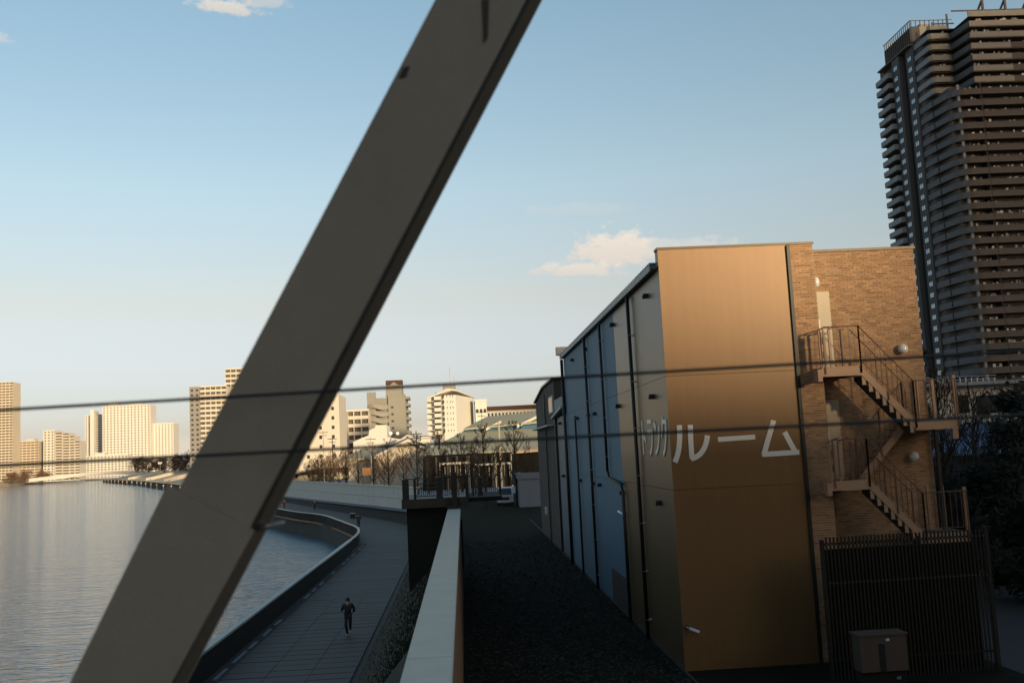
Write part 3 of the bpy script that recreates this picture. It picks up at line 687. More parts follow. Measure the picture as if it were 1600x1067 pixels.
b0, b1 = SP(392, 828), SP(438, 818)
part('lug', MB().tube([b0 + Vector((0, .1, 0)), b1 + Vector((0, .1, 0))], [.016, .006], 8), M['lug'], t, smooth=True)
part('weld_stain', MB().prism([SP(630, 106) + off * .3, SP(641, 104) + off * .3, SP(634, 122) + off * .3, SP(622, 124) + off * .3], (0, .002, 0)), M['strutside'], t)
part('drip_stain', MB().prism([SP(752, 0) + off * .3, SP(764, 0) + off * .3, SP(762, 60) + off * .3, SP(755, 70) + off * .3], (0, .002, 0)), M['steelbeam'], t)
for (pa, pb, ya, lab) in (((-300, 658), (1900, 531), 4.40, 'upper of two thin dark cables stretched across the view'), ((-300, 742), (1900, 633), 4.40, 'lower of two thin dark cables stretched across the view')):
    a, b = AY(*pa, ya), AY(*pb, ya)
    part('cable', MB().tube([a, (a + b) / 2 + Vector((0, 0, -.0)), b], .0072, 8), M['cable'], None, origin=a, smooth=True, label=lab, cat='cable', group='cables across the view')

# ------------------------------------------------------------------ blocks
def block(name, label, D, depth, pxl, pxr, pyt, m_, group=None, cat='building', zb=GZ, floors=0, fh=3.0, style='grid', cols=6, face_mat=None, left=None, lmat=None, ztrim=None, penthouse=None, win=.5):
    a = AY(pxl, pyt, D); b = AY(pxr, pyt, D); x0, x1, z1 = a.x, b.x, (a.z + b.z) / 2
    t = thing(name, ((x0 + x1) / 2, D + depth / 2, zb), label, cat, group)
    part('wall', MB().box(x0, x1, D, D + depth, zb, z1), m_, t)
    part('roof_parapet', MB().box(x0 - .15, x1 + .15, D - .15, D + .35, z1 + .01, z1 + .7).box(x0 - .15, x0 + .35, D + .36, D + depth, z1 + .01, z1 + .7), m_, t)
    fm_ = face_mat or m_
    def facade(side, style, cols, fm_):
        n = floors or max(1, int((z1 - zb) / fh)); H_ = (z1 - zb) / n; mbw, mbs = MB(), MB(); bal = []
        Lw = (x1 - x0) if side == 'f' else depth
        def bx(mb, u0, u1, d0, d1, za_, zb_):
            if side == 'f': mb.box(x0 + u0, x0 + u1, D - d1, D - d0, za_, zb_)
            elif side == 'l': mb.box(x0 - d1, x0 - d0, D + u0, D + u1, za_, zb_)
            else: mb.box(x1 + d0, x1 + d1, D + u0, D + u1, za_, zb_)
        if style == 'grid':
            bx(mbw, .3, Lw - .3, .02, .06, zb + 1, z1 - .4)
            cw = Lw / cols
            for i in range(cols + 1): bx(mbs, max(0, cw * i - cw * (1 - win) / 2), min(Lw, cw * i + cw * (1 - win) / 2), .07, .45, zb, z1)
            for k in range(n + 1):
                z = zb + H_ * k; bx(mbs, 0, Lw, .07, .44, max(zb, z - H_ * .30), min(z1, z + H_ * .28))
            part('window', mbw, M['glass'], t); part('facade_frame', mbs, fm_, t, kind='stuff')
        elif style == 'balcony':
            bx(mbw, .3, Lw - .3, .02, .06, zb + 1, z1 - .4); part('window', mbw, M['dglass'], t)
            cw = Lw / cols
            for i in range(cols + 1): bx(mbs, max(0, cw * i - .2), min(Lw, cw * i + .2), .07, 1.2, zb, z1)
            part('partition', mbs, fm_, t, kind='stuff')
            mb0 = MB(); bx(mb0, 0, Lw, 1.21, 1.36, zb - .2, zb + 1.2); bx(mb0, 0, Lw, .07, 1.2, zb - .2, zb); o0 = None
            for k in range(1, n + 1):
                z = zb + H_ * k
                if o0 is None: o0 = part('balcony', mb0, fm_, t, origin=(x0, D, zb)); o0.location = Vector((x0, D, z)) - org[t]
                elif k == n:
                    ms = MB(); bx(ms, 0, Lw, .07, 1.4, z - .25, z + .05); part('roof_slab', ms, fm_, t)
                else: again(o0, t, (x0, D, z))
        elif style == 'dots':
            cw = Lw / cols
            for k in range(n):
                for i in range(cols): bx(mbw, cw * (i + .5) - .45, cw * (i + .5) + .45, .02, .10, zb + H_ * k + 1, zb + H_ * k + 2.1)
            part('window', mbw, M['glass'], t, kind='stuff')
    if style: facade('f', style, cols, fm_)
    if left: facade('l', left[0], left[1], lmat or fm_)
    if penthouse:
        for (u0, u1, h) in penthouse: boxpart('roof_house', x0 + (x1 - x0) * u0, x0 + (x1 - x0) * u1, D + depth * .2, D + depth * .7, z1 + .01, z1 + h, m_, t)
    return t
# far left, across the river
block('apartment_tower', 'tallest cream tower at the left edge across the river', 1120, 18, -60, 21, 599, M['tan'], cols=14, style='balcony', face_mat=M['tan'], zb=0, penthouse=[(.2, .6, 6)], left=None)
block('apartment_block', 'low tan block beside the tall tower at the left edge', 1140, 20, 29, 61, 690, M['tan'], cols=5, style='balcony', zb=0, penthouse=[(.3, .7, 3)])
st = block('apartment_block', 'tan block stepping down to the right beyond the river', 1130, 22, 68, 85, 673, M['cream'], cols=3, style='grid', zb=0)
def addblock(t, x0, x1, D, depth, z0, z1, m_, cols, fh=3.0, style='grid', win=.5):
    boxpart('wing', x0, x1, D, D + depth, z0, z1, m_, t); n = max(1, int((z1 - z0) / fh)); H_ = (z1 - z0) / n
    mw, ms = MB(), MB(); mw.box(x0 + .3, x1 - .3, D - .06, D - .02, z0 + 1, z1 - .4); cw = (x1 - x0) / cols
    if style == 'grid':
        for i in range(cols + 1): ms.box(max(x0, x0 + cw * i - cw * (1 - win) / 2), min(x1, x0 + cw * i + cw * (1 - win) / 2), D - .45, D - .07, z0, z1)
        for k in range(n + 1): z = z0 + H_ * k; ms.box(x0, x1, D - .44, D - .07, max(z0, z - H_ * .3), min(z1, z + H_ * .28))
    else:
        for k in range(n + 1): z = z0 + H_ * k; ms.box(x0, x1, D - 1.3, D - .07, max(z0, z - .2), min(z1, z + 1.1))
    part('window', mw, M['glass'] if style == 'grid' else M['dglass'], t); part('facade_frame', ms, m_, t, kind='stuff')
for (a, b, yt, dd) in ((85.3, 97, 676, 4), (97.3, 108, 677, 7), (108.3, 116, 681, 10), (116.3, 125, 689, 13)):
    p_, q_ = AY(a, yt, 1130 + dd), AY(b, yt, 1130 + dd); addblock(st, p_.x, q_.x, 1130 + dd, 18, 0, p_.z, M['cream'], 2, style='bal')
block('apartment_tower', 'slim cream tower with a white fin left of the wide white tower', 1320, 20, 133, 141, 650, M['cream2'], cols=2, style='grid', zb=0)
block('apartment_tower', 'blank white stair fin between the slim tower and the wide tower', 1310, 16, 140.5, 147, 641, M['cream2'], cols=1, style=None, zb=0)
block('apartment_tower', 'narrow cream tower with dark balcony stack beside the wide white tower', 1315, 22, 147.5, 158, 648, M['cream2'], cols=2, style='balcony', zb=0)
wt = block('apartment_tower', 'wide white gridded tower at the centre of the far left group', 1280, 24, 160, 235, 634, M['cream2'], cols=14, floors=27, style='grid', zb=0, penthouse=[(.1, .3, 5), (.5, .8, 3)], win=.45)
block('apartment_block', 'white gridded block attached to the right side of the wide tower', 1290, 24, 236.5, 271, 662, M['cream2'], cols=7, style='grid', zb=0, win=.45)
block('apartment_block', 'low white block with balconies in front of the wide tower', 1240, 15, 124, 200, 712, M['cream2'], cols=14, style='grid', zb=0, penthouse=[(.02, .1, 4), (.3, .5, 4)])
block('apartment_tower', 'shade-grey side of slab tower with cream balconies beside the truss member', 640, 22, 296, 312, 606, M['greyr'], cols=2, style='grid', zb=GZ)
tw = block('apartment_tower', 'balcony front of the slab tower partly behind the truss member', 642, 18, 312.5, 354, 604, M['cream'], cols=5, style='balcony', zb=GZ)
block('apartment_tower', 'taller cream tower mostly hidden behind the truss member', 660, 18, 352, 420, 576, M['cream'], cols=8, style='balcony', zb=GZ, fh=3.2)
block('apartment_block', 'tall warm cream block with mostly blank end wall right of the truss member', 330, 20, 430, 529, 618, M['cream'], cols=5, style='dots', zb=GZ, floors=9)
block('apartment_block', 'cream block with deep stacked balconies next to the blank end wall', 400, 20, 529, 540, 642, M['cream'], cols=1, style='balcony', zb=GZ)
block('apartment_block', 'recessed balcony block half in shadow left of the grey stepped tower', 410, 20, 541, 576, 642, M['cream'], cols=3, style='balcony', zb=GZ)
t = block('apartment_tower', 'grey tower with curved balconies and a dark roof box', 420, 22, 606, 633, 619, M['paleg'], cols=1, style=None, zb=GZ)
a, b = AY(573, 616, 419), AY(605.5, 616, 419)
x0, x1 = a.x, b.x; boxpart('wing', x0, x1, 421, 440, GZ, AY(590, 622, 421).z, M['greyr'], t)
boxpart('stair_turret', x0, x0 + 3.6, 419.2, 421, GZ, AY(577, 613, 419).z, M['greyr'], t)
z = 8.0; o0 = None
mb = MB(); n = 12; A = [(x0 + (x1 - x0) * i / n, 421 - 2.0 - 1.2 * math.sin(math.pi * (i / n) * 1.4), 0) for i in range(n + 1)]
for i in range(n):
    p_, q_ = A[i], A[i + 1]; dz = 0
    h0 = 1.0 * math.sin(i / n * 6.28) * .5; h1 = 1.0 * math.sin((i + 1) / n * 6.28) * .5
    mb.prism([(p_[0], p_[1], h0), (q_[0], q_[1], h1), (q_[0], q_[1], h1 + 1.7), (p_[0], p_[1], h0 + 1.7)], (0, .2, 0)); mb.prism([(p_[0], p_[1] + .21, h0), (q_[0], q_[1] + .21, h1), (q_[0], q_[1] + .21, h1 + .2), (p_[0], p_[1] + .21, h0 + .2)], (0, 2, 0))
while z < AY(590, 626, 421).z - 1:
    if o0 is None: o0 = part('balcony', mb, M['paleg'], t, origin=(0, 0, 0)); o0.location = Vector((0, 0, z)) - org[t]
    else: again(o0, t, (0, 0, z))
    z += 2.9
a, b = AY(602, 593, 424), AY(628, 593, 424)
boxpart('roof_house', a.x, b.x, 424, 432, AY(610, 619, 424).z, AY(610, 602, 424).z, M['paleg'], t); boxpart('roof_box', a.x, b.x, 425, 431, AY(610, 601.8, 424).z, AY(610, 594, 424).z, M['brownroof'], t)
part('gable_cap', MB().prism([(a.x + .3, 423.8, AY(610, 602, 424).z - 1), (b.x - .3, 423.8, AY(610, 602, 424).z - 1), ((a.x + b.x) / 2, 423.8, AY(610, 597, 424).z)], (0, .9, 0)), M['paleg'], t)
mb = MB(); z = 6
x_ = AY(634, 640, 424).x
while z < AY(634, 623, 424).z: mb.box(x_, x_ + 1.6, 424, 436, z, z + 1.1); z += 2.9
part('side_balcony', mb, M['paleg'], t, kind='stuff')
mb = MB(); xw = AY(609, 640, 420).x; z = 8
while z < AY(615, 628, 420).z: mb.box(xw + .6, xw + 1.6, 419.9, 419.98, z, z + .9); z += 2.9
part('window', mb, M['glass'], t, kind='stuff')
# white octagonal block
D = 330; t = thing('apartment_block', tuple(AY(705, 740, D)), 'white eight storey block with corner balconies and roof tower', 'building')
def X(px, py=650, d=D): return AY(px, py, d).x
def Z(px, py, d=D): return AY(px, py, d).z
zt_ = Z(705, 617)
pl = [(X(676), D + 7), (X(686), D + 1.5), (X(694), D), (X(713), D), (X(741), D + 22), (X(741), D + 30), (X(676), D + 30)]
part('wall', MB().prism([(p[0], p[1], GZ) for p in pl], (0, 0, zt_ - GZ)), M['cream2'], t)
part('roof', MB().prism([(X(668), D - .5, zt_ + .02 - 1.2), (X(700), D - 1.2, zt_ + 1.6), (X(714), D - .6, zt_ + 1.2), (X(743), D + 22, zt_ + .0), (X(743), D + 30, zt_), (X(670), D + 30, zt_ - 1)], (0, 0, .5)), M['cream2'], t)
boxpart('roof_tower', X(691, 610), X(712, 610), D + 8, D + 15, zt_, Z(700, 601, D + 8), M['paleg'], t)
part('antenna', MB().tube([(X(703, 600), D + 10, Z(700, 601)), (X(703, 600), D + 10, Z(700, 570))], .08, 5).tube([(X(709, 600), D + 10, Z(700, 601)), (X(709, 600), D + 10, Z(700, 584))], .08, 5), M['pole'], t)
z = Z(680, 681); o0 = None; mb = MB()
xa, xb, xc = X(667.5), X(679), X(690)
mb.box(xa, xb, D + 1, D + 1.15, 0, 1.25).box(xa, xa + .15, D + 1.16, D + 9, 0, 1.25).box(xa + .16, xb, D + 1.16, D + 9, 0, .15)
mb.box(xb + .05, xc, D - .9, D - .75, .4, 1.6).box(xb + .05, xc, D - .74, D + 1.3, .4, .55)
mk = MB()
while z < zt_ - 1.5:
    if o0 is None: o0 = part('balcony', mb, M['bandlt'], t, origin=(0, 0, 0)); o0.location = Vector((0, 0, z)) - org[t]
    else: again(o0, t, (0, 0, z))
    for (u0, u1) in ((681, 683.5), (686, 689)): mk.box(X(u0), X(u1), D + .6, D + .8 + .0, z + 1.25, z + 2.8)
    mk.box(X(692.6), X(695), D - .06, D - .01, z + 1.0, z + 2.2)
    for u in (699, 704, 708): mk.box(X(u), X(u + 1), D - .05, D - .01, z + 1.2, z + 1.9)
    z += (zt_ - Z(680, 681)) / 7.0
part('window', mk, M['glass'], t, kind='stuff')
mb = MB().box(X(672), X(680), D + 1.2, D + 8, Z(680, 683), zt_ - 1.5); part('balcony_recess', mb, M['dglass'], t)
block('apartment_block', 'plain white block just right of the eight storey block', 345, 20, 742, 760, 627, M['cream2'], cols=3, style='dots', floors=5)
t = block('school_building', 'long white building with brown roof edge above the green roofs', 380, 16, 760.5, 850, 640, M['cream2'], cols=16, style='grid', floors=7, win=.5)
a, b = AY(758, 638, 379), AY(852, 635, 379); boxpart('roof_edge', a.x, b.x, 378.6, 398, a.z - .9, a.z + .6, M['brownroof'], t)
# low cream masses and gables
D = 250; t = thing('school_hall', tuple(AY(580, 740, D)), 'pale cream stepped hall wall in front of the grey stepped tower', 'building')
pl = [(552, 735), (552, 690), (568, 683), (576, 680), (577, 672), (586, 668), (587, 664), (604, 664), (605, 683), (640, 688), (640, 735)]
part('wall', MB().prism([tuple(AY(a, b, D)) for a, b in pl], (0, 12, 0)), M['cream2'], t)
part('water_tank', MB().ball(AY(610, 677, D + 3), .55, 10, 8), M['white'], t, smooth=True); part('water_tank', MB().ball(AY(621, 677, D + 3), .45, 10, 8), M['white'], t, smooth=True)
def house(label, D, dep, wall, roofp, wm, rm, name='hall'):
    t = thing(name, tuple(AY(wall[0][0], wall[0][1], D)), label, 'building')
    part('wall', MB().prism([tuple(AY(a, b, D)) for a, b in wall], (0, dep, 0)), wm, t)
    for rp in roofp:
        P4 = [AY(px, py, d) for (px, py, d) in rp]; part('roof', MB().prism(P4, (0, 0, -.35)), rm, t)
    return t
t = house('low hall with pale green roof left of the gabled hall', 215, 10, [(545, 760), (545, 717), (592, 716), (592, 760)], [[(530, 718, 214), (596, 714, 214), (618, 698, 232), (566, 701, 232)]], M['tan'], M['greenroof'])
t = house('tan gabled hall with white verge half in shadow', 205, 14, [(588, 770), (588, 714), (637, 690), (672, 706), (672, 770)], [[(586, 714, 204.5), (637, 688.5, 204.5), (637, 683, 225), (588, 706, 225)], [(637, 688.5, 204.5), (676, 706, 204.5), (672, 698, 225), (637, 683, 225)]], M['tan'], M['greenroof'])
part('verge_board', MB().prism([AY(585, 716, 204.2), AY(637, 690, 204.2), AY(637, 685.5, 204.2), AY(585, 711.5, 204.2)], (0, .3, 0)), M['fascia'], t)
part('verge_board', MB().prism([AY(637, 690, 204.2), AY(676, 707.5, 204.2), AY(676, 704.5, 204.2), AY(637, 685.5, 204.2)], (0, .3, 0)), M['fascia'], t)
t = house('small gabled dormer roof above the gabled hall', 235, 8, [(620, 712), (620, 690), (636, 680), (650, 688), (650, 712)], [[(618, 691, 234), (636, 679, 234), (641, 677, 242), (624, 688, 242)], [(636, 679, 234), (653, 687, 234), (657, 684, 242), (641, 677, 242)]], M['cream2'], M['fascia'])
t = house('low cream building behind the trees between gabled hall and white block', 260, 8, [(640, 760), (640, 683), (672, 682), (672, 760)], [[(638, 683.5, 259), (673, 682, 259), (673, 680, 268), (640, 681, 268)]], M['cream2'], M['fascia'])
D = 180
t = house('wide gymnasium with pale green hipped roof and blue clerestory glazing', D, 20, [(661, 775), (661, 710), (860, 702), (860, 775)], [[(655, 709, D - 1), (864, 700.5, D - 1), (864, 668, D + 14), (722, 675, D + 14)]], M['concdark'], M['greenroof'], 'gymnasium')
part('clerestory', MB().prism([AY(722, 675, D + 14), AY(866, 668, D + 14), AY(866, 656, D + 14), AY(728, 669, D + 14)], (0, .4, 0)), M['clere'], t)
part('upper_roof', MB().prism([AY(724, 669.5, D + 13), AY(868, 656, D + 13), AY(868, 640, D + 25), AY(760, 651, D + 25)], (0, 0, -.3)), M['greenroof'], t)
for (a, b) in (((757, 670), (783, 657)), ((808, 664), (838, 650))):
    part('roof_fin', MB().prism([AY(*a, D + 12.5), AY(*b, D + 15), AY(b[0], b[1] + 3.5, D + 15), AY(a[0], a[1] + 4, D + 12.5)], (.0, .9, .2)), M['fascia'], t)
part('eave', MB().prism([AY(655, 711, D - 1.3), AY(750, 705.5, D - 1.3), AY(750, 707.5, D - 1.3), AY(656, 713, D - 1.3)], (0, .25, 0)), M['shed'], t)
for i, px in enumerate((668, 682, 700, 715, 731, 742, 770, 775, 786, 800, 815)):
    q = AY(px, 735, D - 1.2); boxpart('column', q.x - .15, q.x + .15, q.y - .15, q.y + .15, GZ, 7.6, M['pole'] if i in (7, 9) else M['tbrown'], t)
for (a, b, z) in ((687, 735, 724.5), (740, 860, 726)):
    p_, q_ = AY(a, z, D - 1.5), AY(b, z - 1, D - 1.5); boxpart('balcony_rail', p_.x, q_.x, p_.y - .1, p_.y, p_.z - .2, p_.z + .15, M['fascia'], t)
    for px in range(a, b, 8):
        p2 = AY(px, z, D - 1.6); boxpart('rail_post', p2.x - .05, p2.x + .05, p2.y, p2.y + .08, p2.z - 2, p2.z, M['pole'], t)
t = house('low sunlit shed roof at the foot of the dark house', 140, 10, [(805, 760), (805, 706), (845, 700), (845, 760)], [[(800, 705, 139), (846, 701, 139), (846, 682, 150), (828, 688, 150)]], M['concdark'], M['stone'])
block('storage_shed', 'pale blue windowless shed between bare trunks beside the dark house', 112, 6, 811, 843, 748, M['shed'], cols=2, style=None, cat='shed')
# small houses behind the tower foot, right side
t = thing('low_house', (48, 60, GZ), 'cream upper storey with green sliding windows above a blue metal roof', 'house')
D = 62
def PX(px, py, d=D): return AY(px, py, d)
a = PX(1440, 606); b = PX(1584, 600); zu = PX(1510, 603).z; zl_ = PX(1510, 662).z
boxpart('upper_wall', a.x, b.x, D, D + 8, zl_, zu, M['cream'], t)
boxpart('flat_roof', a.x - .3, b.x + .9, D - .8, D + 8.4, zu + .01, zu + .22, M['greyroof'], t)
for (u, w) in ((1496, 1512), (1524, 1578)):
    p_, q_ = PX(u, 620), PX(w, 620); zt1, zb1 = PX((u + w) / 2, 617).z, PX((u + w) / 2, 645).z
    fr = boxpart('window', p_.x, q_.x, D - .08, D - .01, zb1, zt1, M['steeldark'], t); n = 1 if w - u < 30 else 3
    for i in range(n):
        xx0 = p_.x + (q_.x - p_.x) * i / n + .05; xx1 = p_.x + (q_.x - p_.x) * (i + 1) / n - .05
        mt = mat('green_glass', (.05, .12, .10), .2) if i == n - 1 and n > 1 else M['glass']
        boxpart('pane', xx0, xx1, D - .1, D - .085, zb1 + .06, (zb1 + zt1) / 2 - .02, mt, fr); boxpart('pane', xx0, xx1, D - .1, D - .085, (zb1 + zt1) / 2 + .02, zt1 - .06, mt, fr)
part('blue_roof', MB().prism([PX(1440, 712, 56), PX(1580, 705, 56), PX(1584, 657, 61.8), PX(1440, 664, 61.8)], (0, 0, -.12)), M['blueroof'], t)
rb = MB()
for i in range(40):
    s = i / 39; p_ = PX(1440, 712, 56).lerp(PX(1580, 705, 56), s); q_ = PX(1440, 664, 61.8).lerp(PX(1584, 657, 61.8), s); rb.tube([p_ + Vector((0, 0, .03)), q_ + Vector((0, 0, .03))], .03, 4)
part('roof_seam', rb, M['blueroof'], t, kind='stuff')
part('eave', MB().tube([PX(1440, 713, 55.9), PX(1580, 706, 55.9)], .05, 6), M['shed'], t)
boxpart('lower_wall', a.x, b.x, 57, D + 7, GZ, PX(1510, 712, 57).z, M['road'], t)
for px in range(1446, 1560, 9):
    q = PX(px, 590, 61.5); boxpart('roof_rail_post', q.x - .02, q.x + .02, 61.5, 61.54, zu + .2, PX(px, 590, 61.5).z, M['lug'], t)
part('roof_rail', MB().tube([PX(1446, 591, 61.5), PX(1556, 586, 61.5)], .025, 5), M['lug'], t); part('roof_rail', MB().tube([PX(1446, 596, 61.5), PX(1556, 591, 61.5)], .02, 5), M['lug'], t)

# ------------------------------------------------------------------ high-rise tower
TZ, FH, NF = 114.9, 3.02, 36
tower = thing('residential_tower', (140, 262, GZ), 'dark brown high rise tower with wrapped balconies on every floor', 'tower')
def inset(path, d):
    out = []
    for i, p in enumerate(path):
        a = Vector(path[max(i - 1, 0)]); b = Vector(path[min(i + 1, len(path) - 1)]); c_ = Vector(p)
        d1 = (c_ - a).normalized() if i > 0 else (b - c_).normalized(); d2 = (b - c_).normalized() if i < len(path) - 1 else d1
        n1 = Vector((-d1.y, d1.x)); n2 = Vector((-d2.y, d2.x)); bi = (n1 + n2).normalized(); k = d / max(.4, bi.dot(n1)); out.append((p[0] + bi.x * k, p[1] + bi.y * k))
    return out
def band(path, th, z0, z1):
    mb = MB(); B = inset(path, th)
    ribbon(mb, [(*p, z1) for p in path], [(*p, z0) for p in path]); ribbon(mb, [(*p, z1) for p in B], [(*p, z1) for p in path]); ribbon(mb, [(*p, z0) for p in B], [(*p, z1) for p in B]); ribbon(mb, [(*p, z0) for p in path], [(*p, z0) for p in B])
    for P0, P1 in ((path[0], B[0]), (path[-1], B[-1])): mb.quad((*P0, z0), (*P1, z0), (*P1, z1), (*P0, z1))
    return mb
# plan paths run from the far left round to the right; inside lies to the left of travel
up_left = [(129.2, 259.0), (129.4, 251.4)]
up_small = [(129.4, 251.4), (130.1, 250.7), (134.6, 250.7), (135.6, 251.3)]
up_cham = [(135.6, 251.3), (136.6, 243.6)]
up_main = [(136.8, 243.2), (147.4, 243.2)]; up_main2 = [(147.4, 243.2), (172, 243.2)]
lo_left = [(129.2, 259.0), (129.5, 252.6)]; lo_cham = [(129.7, 252.2), (130.6, 246.8), (131.4, 244.9), (132.6, 243.8)]
lo_front = [(132.6, 243.8), (133.6, 243.4), (138.2, 243.2)]; lo_main = [(138.3, 243.2), (172, 243.2)]
rear_left = [(126.6, 279), (126.6, 270.6)]
core = [(131.0, 246.2), (172, 246.2), (172, 282), (129.6, 282), (129.6, 256), (131, 254)]
z_split = TZ - FH * 6
core_up = [(131.0, 253.2), (137.8, 253.2), (138.4, 246.2), (172, 246.2), (172, 282), (129.6, 282), (129.6, 256), (131, 254)]
part('core_wall', MB().prism([(*p, GZ) for p in core], (0, 0, z_split - GZ - .01)), M['twall'], tower)
part('core_wall', MB().prism([(*p, z_split) for p in core_up], (0, 0, TZ - z_split)), M['twall'], tower)
# windowed side piers with a dark recess between them
boxpart('side_pier', 128.9, 131, 259.1, 263.6, GZ, TZ - 1.2, M['twall'], tower); boxpart('side_pier', 127.9, 131, 265.9, 270.4, GZ, TZ - 1.2, M['twall'], tower)
boxpart('side_recess', 129.4, 131, 263.7, 265.8, GZ, TZ - 1.2, M['tdark'], tower)
protos = {}
def floorpart(key, name, mk, m_, z, lab=None):
    if key not in protos:
        o = part(name, mk(), m_, tower, origin=(0, 0, 0)); protos[key] = o; o.location = Vector((0, 0, z)) - org[tower]
    else: again(protos[key], tower, (0, 0, z))
    if name == 'window_band': protos[key]['kind'] = 'stuff'
def wins(path, d, step, w, z0, z1, th=.06):
    mb = MB(); B = inset(path, d)
    for a, b in zip(B, B[1:]):
        a, b = Vector(a), Vector(b); Lg = (b - a).length
        if Lg < 1.2: continue
        dd = (b - a).normalized(); nn = Vector((dd.y, -dd.x)); n = max(1, int(Lg / step))
        for i in range(n):
            s0 = a + dd * (Lg * (i + .5) / n - w / 2); s1 = s0 + dd * w; o = nn * th
            mb.prism([(s0.x, s0.y, z0), (s1.x, s1.y, z0), (s1.x, s1.y, z1), (s0.x, s0.y, z1)], (o.x, o.y, 0))
    return mb
def clutter(path, n, seed):
    rnd = random.Random(seed); mb = MB(); B = inset(path, .7)
    for _ in range(n):
        k = rnd.randrange(len(B) - 1); a, b = Vector(B[k]), Vector(B[k + 1])
        if (b - a).length < 1: continue
        p = a.lerp(b, rnd.random()); w = rnd.uniform(.1, .35); h = rnd.uniform(1.5, 2.3); mb.box(p.x - w, p.x + w, p.y - .1, p.y + .1, .3, h)
    return mb
for k in range(NF):
    z = TZ - FH * (k + 1) + 0.3
    upper = k < 6
    if z < GZ: break
    if upper:
        floorpart('ul', 'balcony', lambda: band(up_left, .2, 0, 1.45), M['tgreyl'], z); floorpart('us', 'balcony', lambda: band(up_small, .2, 0, 1.45), M['tbeige'], z)
        floorpart('uc', 'balcony', lambda: band(up_cham, .2, 0, 1.45), M['tgrey'], z); floorpart('um', 'balcony', lambda: band(up_main, .2, 0, 1.45), M['tbeige'], z)
        floorpart('um2' if k > 1 else 'um3', 'balcony', lambda: band(up_main2, .2, 0, 1.45), M['tbrown'] if k > 1 else M['tbeige'], z)
        floorpart('uslab', 'floor_slab', lambda: MB().prism([(*p, 0) for p in [(129.5, 259), (129.6, 251.5), (135.5, 251.5), (136.8, 243.4), (172, 243.4), (172, 254), (131, 258)]], (0, 0, .18)), M['tslab'], z - .2)
        floorpart('uw', 'window_band', lambda: wins(up_main + [up_main2[1]], 2.94, 3.2, 2.2, .1, 2.3), M['glass'], z); floorpart('uw2', 'window_band', lambda: wins(up_small, 2.4, 2.2, 1.5, .1, 2.3), M['glass'], z)
        part('balcony_clutter', clutter(up_main + [up_main2[1]], 22, k), M['bits'], tower, origin=(0, 0, 0), kind='stuff').location = Vector((0, 0, z)) - org[tower]
        part('balcony_clutter', clutter(up_small, 5, k + 50), M['bits'], tower, origin=(0, 0, 0), kind='stuff').location = Vector((0, 0, z)) - org[tower]
    else:
        floorpart('ll', 'balcony', lambda: band(lo_left, .2, 0, 1.4), M['tgrey'], z); floorpart('lc', 'balcony', lambda: band(lo_cham, .2, 0, 1.4), M['tgrey'], z)
        floorpart('lf', 'balcony', lambda: band(lo_front, .2, 0, 1.4), M['tbrown'], z); floorpart('lm', 'balcony', lambda: band(lo_main, .2, 0, 1.4), M['tbrown'], z)
        floorpart('lslab', 'floor_slab', lambda: MB().prism([(*p, 0) for p in [(129.15, 259), (129.45, 252.4), (130.45, 246.7), (131.3, 244.8), (132.6, 243.6), (133.6, 243.3), (138.2, 243.05), (172, 243.05), (172, 254), (131, 258)]], (0, 0, .2)), M['tslab'], z - .22)
        floorpart('lw', 'window_band', lambda: wins([lo_front[2], lo_main[1]], 2.94, 3.1, 2.0, .1, 2.3), M['glass'], z)
        floorpart('lp', 'pillar', lambda: MB().box(132.3, 132.9, 244.2, 244.8, 1.4, 2.8), M['tgreyl'], z)
        floorpart('lp2', 'pillar', lambda: MB().box(137.9, 138.5, 243.5, 246, 1.4, 2.8), M['tdark'], z)
        part('balcony_clutter', clutter([lo_front[1], lo_main[1]], 26, k), M['bits'], tower, origin=(0, 0, 0), kind='stuff').location = Vector((0, 0, z)) - org[tower]
    if k > 0:
        floorpart('rl', 'balcony', lambda: band([(129.0, 279.2), (126.6, 279)] + [(126.6, 270.6)] + [(129, 270.5)], .2, 0, 1.4), M['tgreyl'] if k < 6 else M['tgrey'], z); floorpart('rs', 'floor_slab', lambda: MB().box(126.7, 130, 270.6, 279, -.2, -.02), M['tslab'], z)
        for (y0, y1, xx) in ((260.2, 262.4, 128.9), (267.0, 269.2, 127.9)):
            kk = 'w%d' % y0
            if kk not in protos:
                protos[kk] = part('window', MB().box(xx - .06, xx - .005, y0, y1, .9, 2.3), M['tdark'], tower, origin=(0, 0, 0)); protos[kk].location = Vector((0, 0, z)) - org[tower]
                pn = part('pane', MB().box(xx - .09, xx - .062, y0 + .1, (y0 + y1) / 2 - .08, 1.0, 2.2).box(xx - .09, xx - .062, (y0 + y1) / 2 + .08, y1 - .1, 1.0, 2.2), M['twin'], protos[kk], origin=(0, 0, 0)); pn.location = (0, 0, 0); protos[kk + 'p'] = pn
            else:
                w_ = again(protos[kk], tower, (0, 0, z)); pp = protos[kk + 'p'].copy(); col.objects.link(pp); pp.parent = w_; pp.location = (0, 0, 0)
